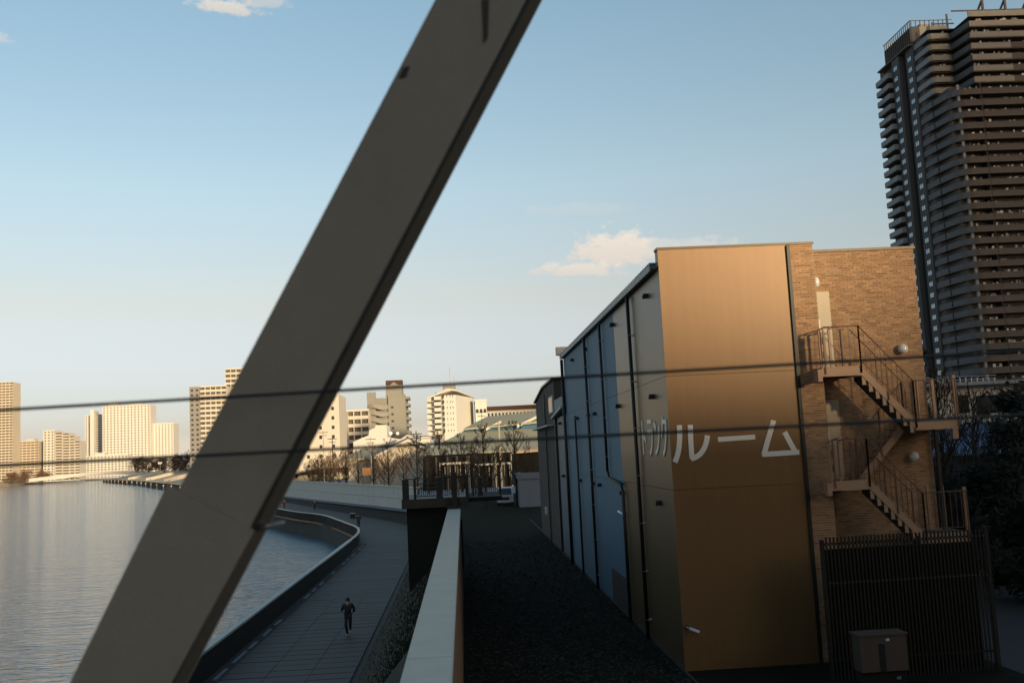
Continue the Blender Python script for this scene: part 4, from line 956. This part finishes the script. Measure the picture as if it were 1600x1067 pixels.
# crown
boxpart('roof_edge', 127.6, 131, 259, 279.3, TZ - 1.1, TZ - .7, M['tslab'], tower)
boxpart('crown', 129.2, 131.5, 259.5, 277, TZ - .69, TZ + 4.6, M['twall'], tower)
boxpart('crown', 131.6, 134.5, 259.5, 262, TZ - .69, TZ + 5.2, M['tbeige'], tower)
mb = MB()
for i in range(14): mb.box(128.9, 129.1, 259.6 + i * 1.25, 259.85 + i * 1.25, TZ + .2, TZ + 6.3)
mb.box(128.9, 129.1, 259.5, 277, TZ + 6.15, TZ + 6.3)
for i in range(9): mb.box(129.2 + i * 1.3, 129.4 + i * 1.3, 259.3, 259.5, TZ + 4.6, TZ + 6.3)
mb.box(129.1, 141, 259.3, 259.5, TZ + 6.15, TZ + 6.3)
part('crown_lattice', mb, M['tslab'], tower, kind='stuff')
for x in (141.0, 147.1, 153.2, 159.3): 
    part('roof_frame', MB().box(x, x + .5, 243.6, 244.1, TZ + 1.4, TZ + 4.6).prism([(x, 244.2, TZ + 4.6), (x, 244.2, TZ + 4.0), (x, 249, TZ + .4), (x, 249, TZ + 1.0)], (.4, 0, 0)), M['tslab'], tower)
mb = band([(136.6, 243.0), (172, 243.0)], .3, TZ - .2, TZ + 1.3); part('roof_parapet', mb, M['tbeige'], tower)
boxpart('roof_slab', 136.9, 172, 243.35, 262, TZ - .15, TZ + .1, M['tslab'], tower); boxpart('roof_slab', 129.5, 136.85, 250.95, 262, TZ - .16, TZ + .09, M['tslab'], tower)
part('roof_parapet', band(up_small, .3, TZ - .2, TZ + .9), M['tbeige'], tower)
boxpart('roof_beam', 133, 172, 244.3, 244.6, TZ + 1.9, TZ + 2.2, M['tslab'], tower); boxpart('roof_beam', 131, 137, 251, 251.3, TZ + 1.4, TZ + 1.7, M['tslab'], tower)
boxpart('roof_post', 135, 135.4, 250.9, 251.3, TZ, TZ + 4.2, M['tslab'], tower); boxpart('roof_post', 130.8, 131.1, 250.9, 251.2, TZ + .9, TZ + 2.0, M['tslab'], tower)

# ------------------------------------------------------------------ unseen blocks added behind the camera (throw the evening shade over the foreground)
def backblock(name, x0, x1, y0, y1, z1, label):
    t = thing(name, ((x0 + x1) / 2, y0, GZ), label, 'building')
    boxpart('wall', x0, x1, y0, y1, GZ, z1, M['far_block'], t); n = int((z1 - GZ) / 3.2); mb = MB()
    for k in range(n):
        xx = x0 + 1.5
        while xx < x1 - 2.5: mb.box(xx, xx + 1.6, y1, y1 + .06, GZ + k * 3.2 + 1, GZ + k * 3.2 + 2.5); xx += 3.4
    part('window', mb, M['glass'], t, kind='stuff')
backblock('shade_block', 42.4, 76.8, -80, -60, 23.0, 'plain grey block added behind the viewpoint across the road to cast shade')
backblock('shade_block', -6, 42, -66, -46, 78, 'taller grey block added behind the viewpoint near the river to cut glow')
backblock('shade_block', 77, 125, -90, -64, 36, 'broad grey block added behind the viewpoint inland to cast shade')
backblock('shade_tower', 282, 420, -120, -80, 165, 'very tall grey tower block added behind the viewpoint inland to shade the high rise')
backblock('shade_tower', 126, 190, -110, -70, 40, 'mid height grey block added behind the viewpoint to cast shade')
backblock('shade_block', -150, -70, -70, -45, 44, 'long grey block added behind the viewpoint across the river to cut glow')
t = thing('road_bridge', (0, -4, 6), 'unseen road bridge deck under the viewpoint carrying the steel truss, added to cut glow', 'bridge')  # unseen deck, girders and fill, added to block low sky glow
boxpart('deck', -130, -2, -10, 5.3, 5.6, 6.2, M['asphalt'], t)
boxpart('edge_girder', -130, 90, 2.3, 2.6, 5.0, 7.15, M['strut'], t); boxpart('edge_girder', -130, 90, -10.4, -10.1, 5.0, 7.25, M['strut'], t)
boxpart('shade_fill', -1.9, 90, -10, 2.2, GZ - .2, 6.2, M['concdark'], t)
boxpart('truss_chord', -60, 40, 4.48, 5.06, 5.0, 5.55, M['strut'], t)

# ------------------------------------------------------------------ far bank, bridge, stone bank
mb = MB(); fb = [G(-300, 772, WZ), G(0, 760, WZ), G(160, 747.5, WZ), G(260, 741.5, WZ)]
ribbon(mb, [(p.x, p.y, WZ - .5) for p in fb], [(p.x, p.y, 3.0) for p in fb]); ribbon(mb, [(p.x, p.y, 3.0) for p in fb], [(p.x * 1.9, p.y * 1.9, 3.0) for p in fb]); part('far_bank', mb, M['bank'], kind='structure')
t = thing('river_bridge', tuple(G(140, 742, WZ)), 'low pale arched bridge crossing the river far upstream', 'bridge')
D = 1050; top = [(45, 749), (80, 745), (120, 741), (160, 738.5), (200, 737), (230, 736.5)]; bot = [(230, 739.5), (205, 741.5), (190, 741), (165, 741), (140, 742.5), (115, 745), (100, 747.5), (45, 752.5)]
part('deck', MB().prism([tuple(AY(a, b, D)) for a, b in top + bot], (0, 14, 0)), M['cream2'], t)
part('railing', MB().prism([tuple(AY(a, b - .3, D - 1)) for a, b in top] + [tuple(AY(a, b - 1.6, D - 1)) for a, b in top[::-1]], (0, .5, 0)), M['cream2'], t)
# stone bank with ramps
mb = MB()
lo = [(a[0] + 6, a[1] + 2, .9) for a in [atd(rail, y_) for y_ in range(300, 960, 30)] + [(-339, 965)]]
hi = [(p[0] + 26, p[1] + 14, 5.6) for p in lo]
ribbon(mb, lo, hi); ribbon(mb, hi, [(p[0] + 200, p[1] + 40, 5.6) for p in hi]); ribbon(mb, [(p[0] - 5, p[1] - 1, .7) for p in lo], lo); part('stone_bank', mb, M['stone'], kind='structure')
for i, (k, lab) in enumerate(((5, 'nearest'), (8, 'second'), (12, 'third'), (16, 'farthest'))):
    a, b = Vector(lo[k]), Vector(hi[k + 1]); tt = thing('bank_steps', a, lab + ' pale flight of steps climbing the stone bank seen from the bridge', 'steps', 'steps on the stone bank')
    d = (b - a); s = Vector((d.y, -d.x, 0)).normalized()
    part('side_wall', MB().prism([a + s * 1.6, a + s * 2.2, b + s * 2.2 + Vector((0, 0, .2)), b + s * 1.6 + Vector((0, 0, .2))], (0, 0, 1.5)), M['cap'], tt)
    part('side_wall', MB().prism([a - s * 1.6, a - s * 2.2, b - s * 2.2 + Vector((0, 0, .2)), b - s * 1.6 + Vector((0, 0, .2))], (0, 0, 1.5)), M['cap'], tt)
    mb = MB(); n = 16
    for j in range(n):
        p_ = a + d * (j / n); q_ = a + d * ((j + 1) / n); mb.prism([p_ - s * 1.5 + Vector((0, 0, .3)), p_ + s * 1.5 + Vector((0, 0, .3)), q_ + s * 1.5 + Vector((0, 0, .3 - (q_ - p_).z)), q_ - s * 1.5 + Vector((0, 0, .3 - (q_ - p_).z))], (0, 0, .3))
    part('step', mb, M['conc'], tt, kind='stuff')

# ------------------------------------------------------------------ trees
def tree_mesh(h, seed, spread=1.0, lean=0, start=.28, tw=4):
    rnd = random.Random(seed); tr, cr = MB(), MB()
    pts = [Vector((0, 0, 0))]; n = 7
    for i in range(1, n + 1): pts.append(Vector((lean * i / n * h * .15 + rnd.uniform(-.06, .06) * h * .1, rnd.uniform(-.05, .05) * h * .1, h * i / n)))
    r0_ = h * .018; rad = [r0_ * (1.25 if i == 0 else 1 - .86 * i / n) for i in range(n + 1)]
    tr.tube(pts, rad, 7)
    def at(s):
        k = min(int(s * n), n - 1); return pts[k].lerp(pts[k + 1], s * n - k)
    s = start; ang = rnd.uniform(0, 6.28)
    while s < .97:
        p = at(s); nb = rnd.choice((1, 2, 2))
        for _ in range(nb):
            ang += 2.4 + rnd.uniform(-.4, .4); ln = h * .26 * spread * (1.15 - s) * rnd.uniform(.7, 1.2) + .02 * h
            d = Vector((math.cos(ang), math.sin(ang), rnd.uniform(.25, .6))).normalized(); q = [p]; r = r0_ * (.55 * (1.1 - s) + .08); rr = [r]
            for j in range(4):
                d = (d + Vector((rnd.uniform(-.15, .15), rnd.uniform(-.15, .15), .28))).normalized(); q.append(q[-1] + d * ln / 4); rr.append(r * (1 - .2 * (j + 1)))
            tr.tube(q, rr, 5, cap=False)
            for j in range(tw):
                b = q[rnd.choice((2, 3, 4, 4))]; dd = (d + Vector((rnd.uniform(-1, 1), rnd.uniform(-1, 1), rnd.uniform(0, .7)))).normalized(); l2 = ln * rnd.uniform(.3, .6)
                m1 = b + dd * l2 * .5 + Vector((rnd.uniform(-.05, .05), rnd.uniform(-.05, .05), .04)) * l2; e1 = m1 + (dd + Vector((0, 0, .45))).normalized() * l2 * .5
                cr.tube([b, m1, e1], [h * .0030, h * .0022, h * .0012], 3, cap=False)
                for _k in range(2):
                    d3 = (dd + Vector((rnd.uniform(-1, 1), rnd.uniform(-1, 1), rnd.uniform(-.1, .9)))).normalized(); cr.tube([m1, m1 + d3 * l2 * .45], [h * .002, h * .001], 3, cap=False)
        s += rnd.uniform(.035, .065)
    return tr, cr
def tree(loc, h, seed, label, group, tm='bark', cm='twig', **k):
    tr, cr = tree_mesh(h, seed, **k); loc = Vector(loc)
    t = thing('bare_tree', loc, label, 'tree', group)
    for nm, mb, mt in (('trunk', tr, tm), ('crown', cr, cm)):
        mb.v = [(a + loc.x, b + loc.y, c_ + loc.z) for a, b, c_ in mb.v]; part(nm, mb, M[mt], t)
row = [(497, 203, 712), (517, 188, 706), (541, 176, 700), (560, 170, 705), (583, 158, 694), (607, 150, 690), (630, 156, 697), (652, 142, 684), (669, 165, 700), (689, 120, 680), (722, 124, 682), (742, 150, 690), (757, 112, 668), (781, 126, 700), (806, 116, 662), (826, 140, 700)]
words = ['first', 'second', 'third', 'fourth', 'fifth', 'sixth', 'seventh', 'eighth', 'ninth', 'tenth', 'eleventh', 'twelfth', 'thirteenth', 'fourteenth', 'fifteenth', 'sixteenth']
for i, (px, d, py) in enumerate(row):
    q = AY(px, 740, d); top_ = AY(px, py, d).z
    tree((q.x, q.y, GZ), top_ - GZ, 11 + i, 'bare pruned tree, %s from the left in the row before the halls' % words[i], 'bare trees before the halls', cm='twigwarm' if i < 7 else 'twig', spread=1.25 if i % 3 else 1.5, tw=8)
for i, (px, d, py, lab) in enumerate(((1452, 46, 560, 'bare branching tree just right of the fire escape'), (1478, 52, 590, 'slim bare tree in front of the cream upper storey'), (1530, 50, 610, 'bare tree spreading over the blue metal roof'), (1462, 40, 700, 'small bare tree low beside the brick wall'), (1555, 44, 640, 'bare tree next to the dark evergreen'))):
    q = AY(px, 760, d); tree((q.x, q.y, GZ), AY(px, py, d).z - GZ, 60 + i, lab, 'bare trees by the low house', spread=1.5, tw=6)
def leafy(loc, h, rx, n, seed, label, m_='ever', base=.1, name='evergreen_tree', leaf=.16, cat='tree', group=None):
    rnd = random.Random(seed); loc = Vector(loc); t = thing(name, loc, label, cat, group)
    part('trunk', MB().tube([loc, loc + Vector((0, 0, h * .8))], [h * .03, h * .008], 7), M['bark'], t)
    mb = MB(); cl = [(Vector((rnd.gauss(0, .45) * rx, rnd.gauss(0, .45) * rx, h * rnd.uniform(base, .97))), rnd.uniform(.25, .6) * rx * .7) for _ in range(26)]
    for _ in range(n):
        c_, r = rnd.choice(cl); tt = 1 - max(0, c_.z / h - .5) * 1.2
        p = loc + Vector((c_.x * tt + rnd.gauss(0, .5) * r, c_.y * tt + rnd.gauss(0, .5) * r, c_.z + rnd.gauss(0, .5) * r))
        if p.z < loc.z: continue
        a = Vector((rnd.gauss(0, 1), rnd.gauss(0, 1), rnd.gauss(0, 1))).normalized(); b = a.orthogonal().normalized(); s = leaf * rnd.uniform(.5, 1.3)
        mb.quad(p, p + a * s + b * s * .3, p + a * s * 1.6, p + a * s - b * s * .3)
    part('crown', mb, M[m_], t); return t
q = AY(1592, 760, 36); leafy((q.x, q.y, GZ), AY(1592, 612, 36).z - GZ, 1.7, 9000, 5, 'dark evergreen tree at the right edge beside the low house', leaf=.22)
q = AY(1560, 800, 40); leafy((q.x, q.y, GZ), AY(1560, 735, 40).z - GZ, 1.8, 6000, 6, 'dark low evergreen mass under the blue roof', leaf=.22)
q = AY(1500, 800, 43); leafy((q.x, q.y, GZ), AY(1500, 745, 43).z - GZ, 2.0, 5000, 8, 'dark shrubbery right of the brick wall', leaf=.2, name='shrub', cat='shrub')
# far bushes along both banks
bs = [(20, 748, 1075, 9, 10, 'brown bush clump at the left end of the far bank'), (38, 744, 1100, 10, 12, 'tall brown bush in front of the low tan block'), (66, 742, 1120, 13, 5, 'narrow dark pointed tree between the far left blocks'), (70, 747, 1060, 6, 12, 'low reddish shrubs near the bridge ramp'), (100, 739, 1150, 8, 10, 'brown shrubs behind the bridge ramp'), (216, 734, 900, 12, 11, 'leftmost rounded brown tree on the stone bank'), (232, 733, 860, 12, 11, 'rounded brown tree right of the leftmost one on the stone bank'), (252, 733, 820, 10, 10, 'broad brown tree in the middle of the stone bank'), (272, 735, 760, 11, 11, 'brown tree beside the lamp pole on the stone bank'), (290, 735, 700, 11, 10, 'brown tree next to the slab tower foot')]
for i, (px, py, d, h, w, lab) in enumerate(bs):
    q = AY(px, py, d); leafy((q.x, q.y, 2.5 if px < 150 else 5.5), h, w * (.25 if 'narrow' in lab else .8), 1500, 100 + i, lab, 'bush', name='bush', leaf=.9, cat='bush', group='bushes on the river banks')
def pole(px, py0, py1, d, label, r=.12, arm=False, name='utility_pole', mt='pole', cat='pole', zb=GZ):
    q = AY(px, py1, d); t = thing(name, (q.x, q.y, zb), label, cat)
    part('shaft', MB().tube([(q.x, q.y, zb), (q.x, q.y, AY(px, py0, d).z)], [r, r * .6], 6), M[mt], t)
    zt_ = AY(px, py0, d).z
    boxpart('cross_arm', q.x - .9, q.x + .9, q.y - .05, q.y + .05, zt_ - .5, zt_ - .38, M['steeldark'], t); boxpart('cross_arm', q.x - .7, q.x + .7, q.y - .05, q.y + .05, zt_ - 1.1, zt_ - 1.0, M['steeldark'], t)
    if arm: boxpart('lamp_head', q.x - 1.2, q.x - .2, q.y - .1, q.y + .1, zt_ - .1, zt_ + .05, M['white'], t)
pole(507, 672, 750, 200, 'thin pale utility pole close to the truss member', .11); pole(521, 682, 750, 196, 'brown utility pole second from the truss member', .14, mt='steelbeam')
pole(581, 682, 750, 175, 'thin utility pole in front of the stepped hall', .1); pole(653, 673, 750, 150, 'utility pole standing before the tan gabled hall', .14, mt='steelbeam')
pole(783, 660, 745, 170, 'pale stout pole in front of the green gymnasium roof', .28); pole(757, 640, 745, 168, 'thin dark mast rising over the green gymnasium roof', .08, mt='steeldark')
pole(734, 690, 745, 160, 'short pale pole left of the stout pole', .1)
pole(281, 720, 740, 720, 'lamp pole on the stone bank by the slab tower', .25, True, 'street_lamp', zb=5.5, cat='street lamp')
t = thing('banner_frame', tuple(AY(583, 740, 150)), 'small orange and yellow awning glowing behind the bare trees', 'awning')
a, b = AY(566, 731, 150), AY(580, 742, 150); boxpart('awning_cloth', a.x, b.x, 150, 152, b.z, a.z, M['orange'], t); boxpart('post', a.x, a.x + .1, 150.0, 150.1, GZ, b.z - .01, M['steeldark'], t); boxpart('post', b.x - .1, b.x, 150, 150.1, GZ, b.z - .01, M['steeldark'], t)
for (px, py, lab) in ((250, 723, 'left white sign board above the stone bank trees'), (286, 727, 'right white sign board by the lamp pole')):
    q = AY(px, py, 720); t = thing('sign_board', (q.x, q.y, 5.5), lab, 'sign'); boxpart('board', q.x - 1.4, q.x + 1.4, q.y, q.y + .1, q.z - .8, q.z + .6, M['white'], t); boxpart('post', q.x - .12, q.x + .12, q.y + .12, q.y + .3, 5.5, q.z, M['pole'], t)
for i, (px, d, py, lab) in enumerate(((488, 212, 722, 'reddish brown thicket right beside the truss member'), (508, 205, 716, 'reddish brown thicket behind the first bare trees'), (530, 192, 712, 'brown twiggy thicket left of the orange awning'), (600, 168, 722, 'dark twiggy thicket before the gabled hall'))):
    q = AY(px, 745, d); tr, cr = tree_mesh(AY(px, py, d).z - GZ, 300 + i, spread=2.3, start=.1, tw=12)
    t = thing('thicket', (q.x, q.y, GZ), lab, 'shrub', 'thickets behind the flood wall')
    for nm, mb, mt in (('stem', tr, 'bark'), ('twig', cr, 'twigwarm')):
        mb.v = [(a + q.x, b + q.y, c_ + GZ) for a, b, c_ in mb.v]; part(nm, mb, M[mt], t)

t = thing('parked_van', (5.2, 128, GZ), 'white van seen head on beyond the dark alley', 'van')
q = AY(790, 782, 118); x0, x1, y0 = q.x - .95, q.x + .95, 118
boxpart('body', x0, x1, y0, y0 + 4.4, GZ + .35, GZ + 1.15, M['van'], t)
part('cabin', MB().prism([(x0 + .05, y0 + .7, GZ + 1.152), (x0 + .05, y0 + 4.3, GZ + 1.152), (x0 + .12, y0 + 4.2, GZ + 2.0), (x0 + .12, y0 + 1.5, GZ + 2.0)], (1.76, 0, 0)), M['van'], t)
part('windscreen', MB().prism([(x0 + .15, y0 + .72, GZ + 1.2), (x1 - .15, y0 + .72, GZ + 1.2), (x1 - .2, y0 + 1.40, GZ + 1.9), (x0 + .2, y0 + 1.40, GZ + 1.9)], (0, -.03, .0)), M['glass'], t)
for s in (0, 1):
    w = part('wheel', MB().tube([((x0 - .01, x1 - .17)[s], y0 + .8, GZ + .33), ((x0 + .17, x1 + .01)[s], y0 + .8, GZ + .33)], .33, 14), M['black'], t); w2 = part('wheel', MB().tube([((x0 - .01, x1 - .17)[s], y0 + 3.5, GZ + .33), ((x0 + .17, x1 + .01)[s], y0 + 3.5, GZ + .33)], .33, 14), M['black'], t)
    boxpart('headlight', (x0 + .08, x1 - .42)[s], (x0 + .42, x1 - .08)[s], y0 - .03, y0 - .003, GZ + .78, GZ + .98, M['lug'], t)
boxpart('grille', x0 + .5, x1 - .5, y0 - .02, y0 - .002, GZ + .6, GZ + .95, M['black'], t); boxpart('bumper', x0 + .02, x1 - .02, y0 - .1, y0 - .001, GZ + .36, GZ + .57, M['van'], t)

# ------------------------------------------------------------------ people
def skinmesh(name, verts, edges, radii, m_, parent, root=0, sub=1):
    me = bpy.data.meshes.new(name); me.from_pydata(verts, edges, []); o = bpy.data.objects.new(name, me); me.materials.append(m_)
    link(o, parent, org[parent]); sk = o.modifiers.new('skin', 'SKIN'); sk.use_smooth_shade = True
    for i, r in enumerate(radii): me.skin_vertices[0].data[i].radius = (r, r) if not hasattr(r, '__len__') else r
    me.skin_vertices[0].data[root].use_root = True
    s = o.modifiers.new('sub', 'SUBSURF'); s.levels = sub; s.render_levels = sub; return o
def person(loc, label, stride=.3, jog=True, top='jacket', hgt=1.72, face=0, bag=None):
    t = thing('person', loc, label, 'person', 'people on the promenade'); k = hgt / 1.72
    s = stride
    J = dict(pel=(0, 0, .95), spine=(0, .0, 1.15), chest=(0, 0, 1.32), neck=(0, -.01, 1.47), head=(0, -.03, 1.58), crown=(0, -.02, 1.66),
             hl=(-.09, 0, .92), kl=(-.08, -.16 * (s > 0) - s * .3, .52), al=(-.05, -.02 + s * .2, .10), tl=(-.05, -.14 + s * .2, .03),
             hr=(.09, 0, .92), kr=(.08, -.02 + s * .1, .50), ar=(.05, .15 + s * .6, .24 if jog else .09), trr=(.05, .06 + s * .6, .05),
             sl=(-.20, 0, 1.40), el=(-.29, .10, 1.14), wl=(-.22, -.14 if jog else .0, 1.10 if jog else .90), fl=(-.18, -.21 if jog else -.02, 1.14 if jog else .80),
             sr=(.20, 0, 1.40), er=(.29, .08, 1.14), wr=(.22, -.12 if jog else .02, 1.06 if jog else .90), fr=(.18, -.19 if jog else 0, 1.10 if jog else .80))
    J = {a: (b[0] * k, b[1] * k, b[2] * k) for a, b in J.items()}
    def sm(name, ks, es, rad, m_, root=0): skinmesh(name, [J[a] for a in ks], [(ks.index(a), ks.index(b)) for a, b in es], rad, m_, t, root)
    ks = list(J); es = [('pel', 'spine'), ('spine', 'chest'), ('chest', 'neck'), ('neck', 'head'), ('head', 'crown'), ('pel', 'hl'), ('hl', 'kl'), ('kl', 'al'), ('al', 'tl'), ('pel', 'hr'), ('hr', 'kr'), ('kr', 'ar'), ('ar', 'trr'), ('chest', 'sl'), ('sl', 'el'), ('el', 'wl'), ('wl', 'fl'), ('chest', 'sr'), ('sr', 'er'), ('er', 'wr'), ('wr', 'fr')]
    rad = dict(pel=.12, spine=.11, chest=.13, neck=.055, head=.095, crown=.08, hl=.085, hr=.085, kl=.055, kr=.055, al=.038, ar=.038, tl=.035, trr=.035, sl=.055, sr=.055, el=.042, er=.042, wl=.03, wr=.03, fl=.035, fr=.035)
    sm('body', ks, es, [rad[a] for a in ks], M['skin'])
    kj = ['pel', 'spine', 'chest', 'sl', 'el', 'wl', 'sr', 'er', 'wr']; ej = [('pel', 'spine'), ('spine', 'chest'), ('chest', 'sl'), ('sl', 'el'), ('el', 'wl'), ('chest', 'sr'), ('sr', 'er'), ('er', 'wr')]
    sm('jacket', kj, ej, [.165, .165, .175, .085, .066, .05, .085, .066, .05], M[top])
    kt = ['pel', 'hl', 'kl', 'al', 'hr', 'kr', 'ar']; sm('trousers', kt, [('pel', 'hl'), ('hl', 'kl'), ('kl', 'al'), ('pel', 'hr'), ('hr', 'kr'), ('kr', 'ar')], [.145, .105, .075, .052, .105, .075, .052], M['trouser'])
    c_ = Vector(loc)
    for a, b in (('al', 'tl'), ('ar', 'trr')):
        p_ = Vector(J[a]) + c_; q_ = Vector(J[b]) + c_; part('shoe', MB().ball((p_ + q_) / 2 + Vector((0, -.02, 0)), .1, 10, 6, (.48, 1.3, .5)), M['shoe'], t, smooth=True)
    hd = Vector(J['head']) + c_; part('hair', MB().ball(hd + Vector((0, .03, .045)), .118 * k, 12, 8, (.86, .98, .98)), M['hair'], t, smooth=True)
    t.rotation_euler.z = face
    return t
person((-5.55, 46.7, .04), 'jogger in dark jacket and trousers running towards the bridge in the foreground', .3)
person((-12.3, 116.3, .04), 'jogger in dark clothes at the bend of the parapet', .25)
person((-24.3, 164, .04), 'walker in dark clothes with pale cap near the flood wall', .15, False)
person((-31.0, 174.5, .04), 'walker in brown coat beside the truss member', .15, False, top='redtop')
t = thing('litter_bin', (-13.6, 131, 0), 'small pale box beside the grass strip behind the far jogger', 'bin')
q = G(551, 810, 0); boxpart('box', q.x - .3, q.x + .3, q.y, q.y + .5, 0, .65, M['road'], t); boxpart('lid', q.x - .34, q.x + .34, q.y - .05, q.y + .55, .652, .75, M['pole'], t)

# ------------------------------------------------------------------ ground cover
rnd = random.Random(3); mb = MB()
for _ in range(16000):
    y_ = 26 + rnd.random() ** 1.5 * 60; k_ = atd(kerb, y_); f_ = atd(foot, y_); s = rnd.random(); x_ = k_[0] + .1 + (f_[0] - k_[0] - .1) * s; z_ = .06 + (f_[2] - .06) * s
    h_ = rnd.uniform(.05, .16); w_ = .012 + .0004 * y_; a_ = rnd.uniform(-.06, .06); mb.quad((x_ - w_, y_, z_), (x_ + w_, y_, z_), (x_ + a_, y_ + rnd.uniform(-.05, .05), z_ + h_))
part('grass', mb, M['blade'], kind='stuff', label='rough short grass on the levee slope beside the promenade', cat='grass')
mb = MB()
for _ in range(14000):
    y_ = 12 + rnd.random() ** 1.3 * 60; x_ = rnd.uniform(-.2, 5.7); s = rnd.uniform(.03, .09); c_ = Vector((x_, y_, GZ + rnd.uniform(.01, .05)))
    a = Vector((rnd.uniform(-1, 1), rnd.uniform(-1, 1), rnd.uniform(-.3, .3))).normalized() * s; b = a.cross(Vector((rnd.uniform(-.3, .3), rnd.uniform(-.3, .3), 1))).normalized() * s * .6
    mb.quad(c_ - a, c_ + b, c_ + a, c_ - b)
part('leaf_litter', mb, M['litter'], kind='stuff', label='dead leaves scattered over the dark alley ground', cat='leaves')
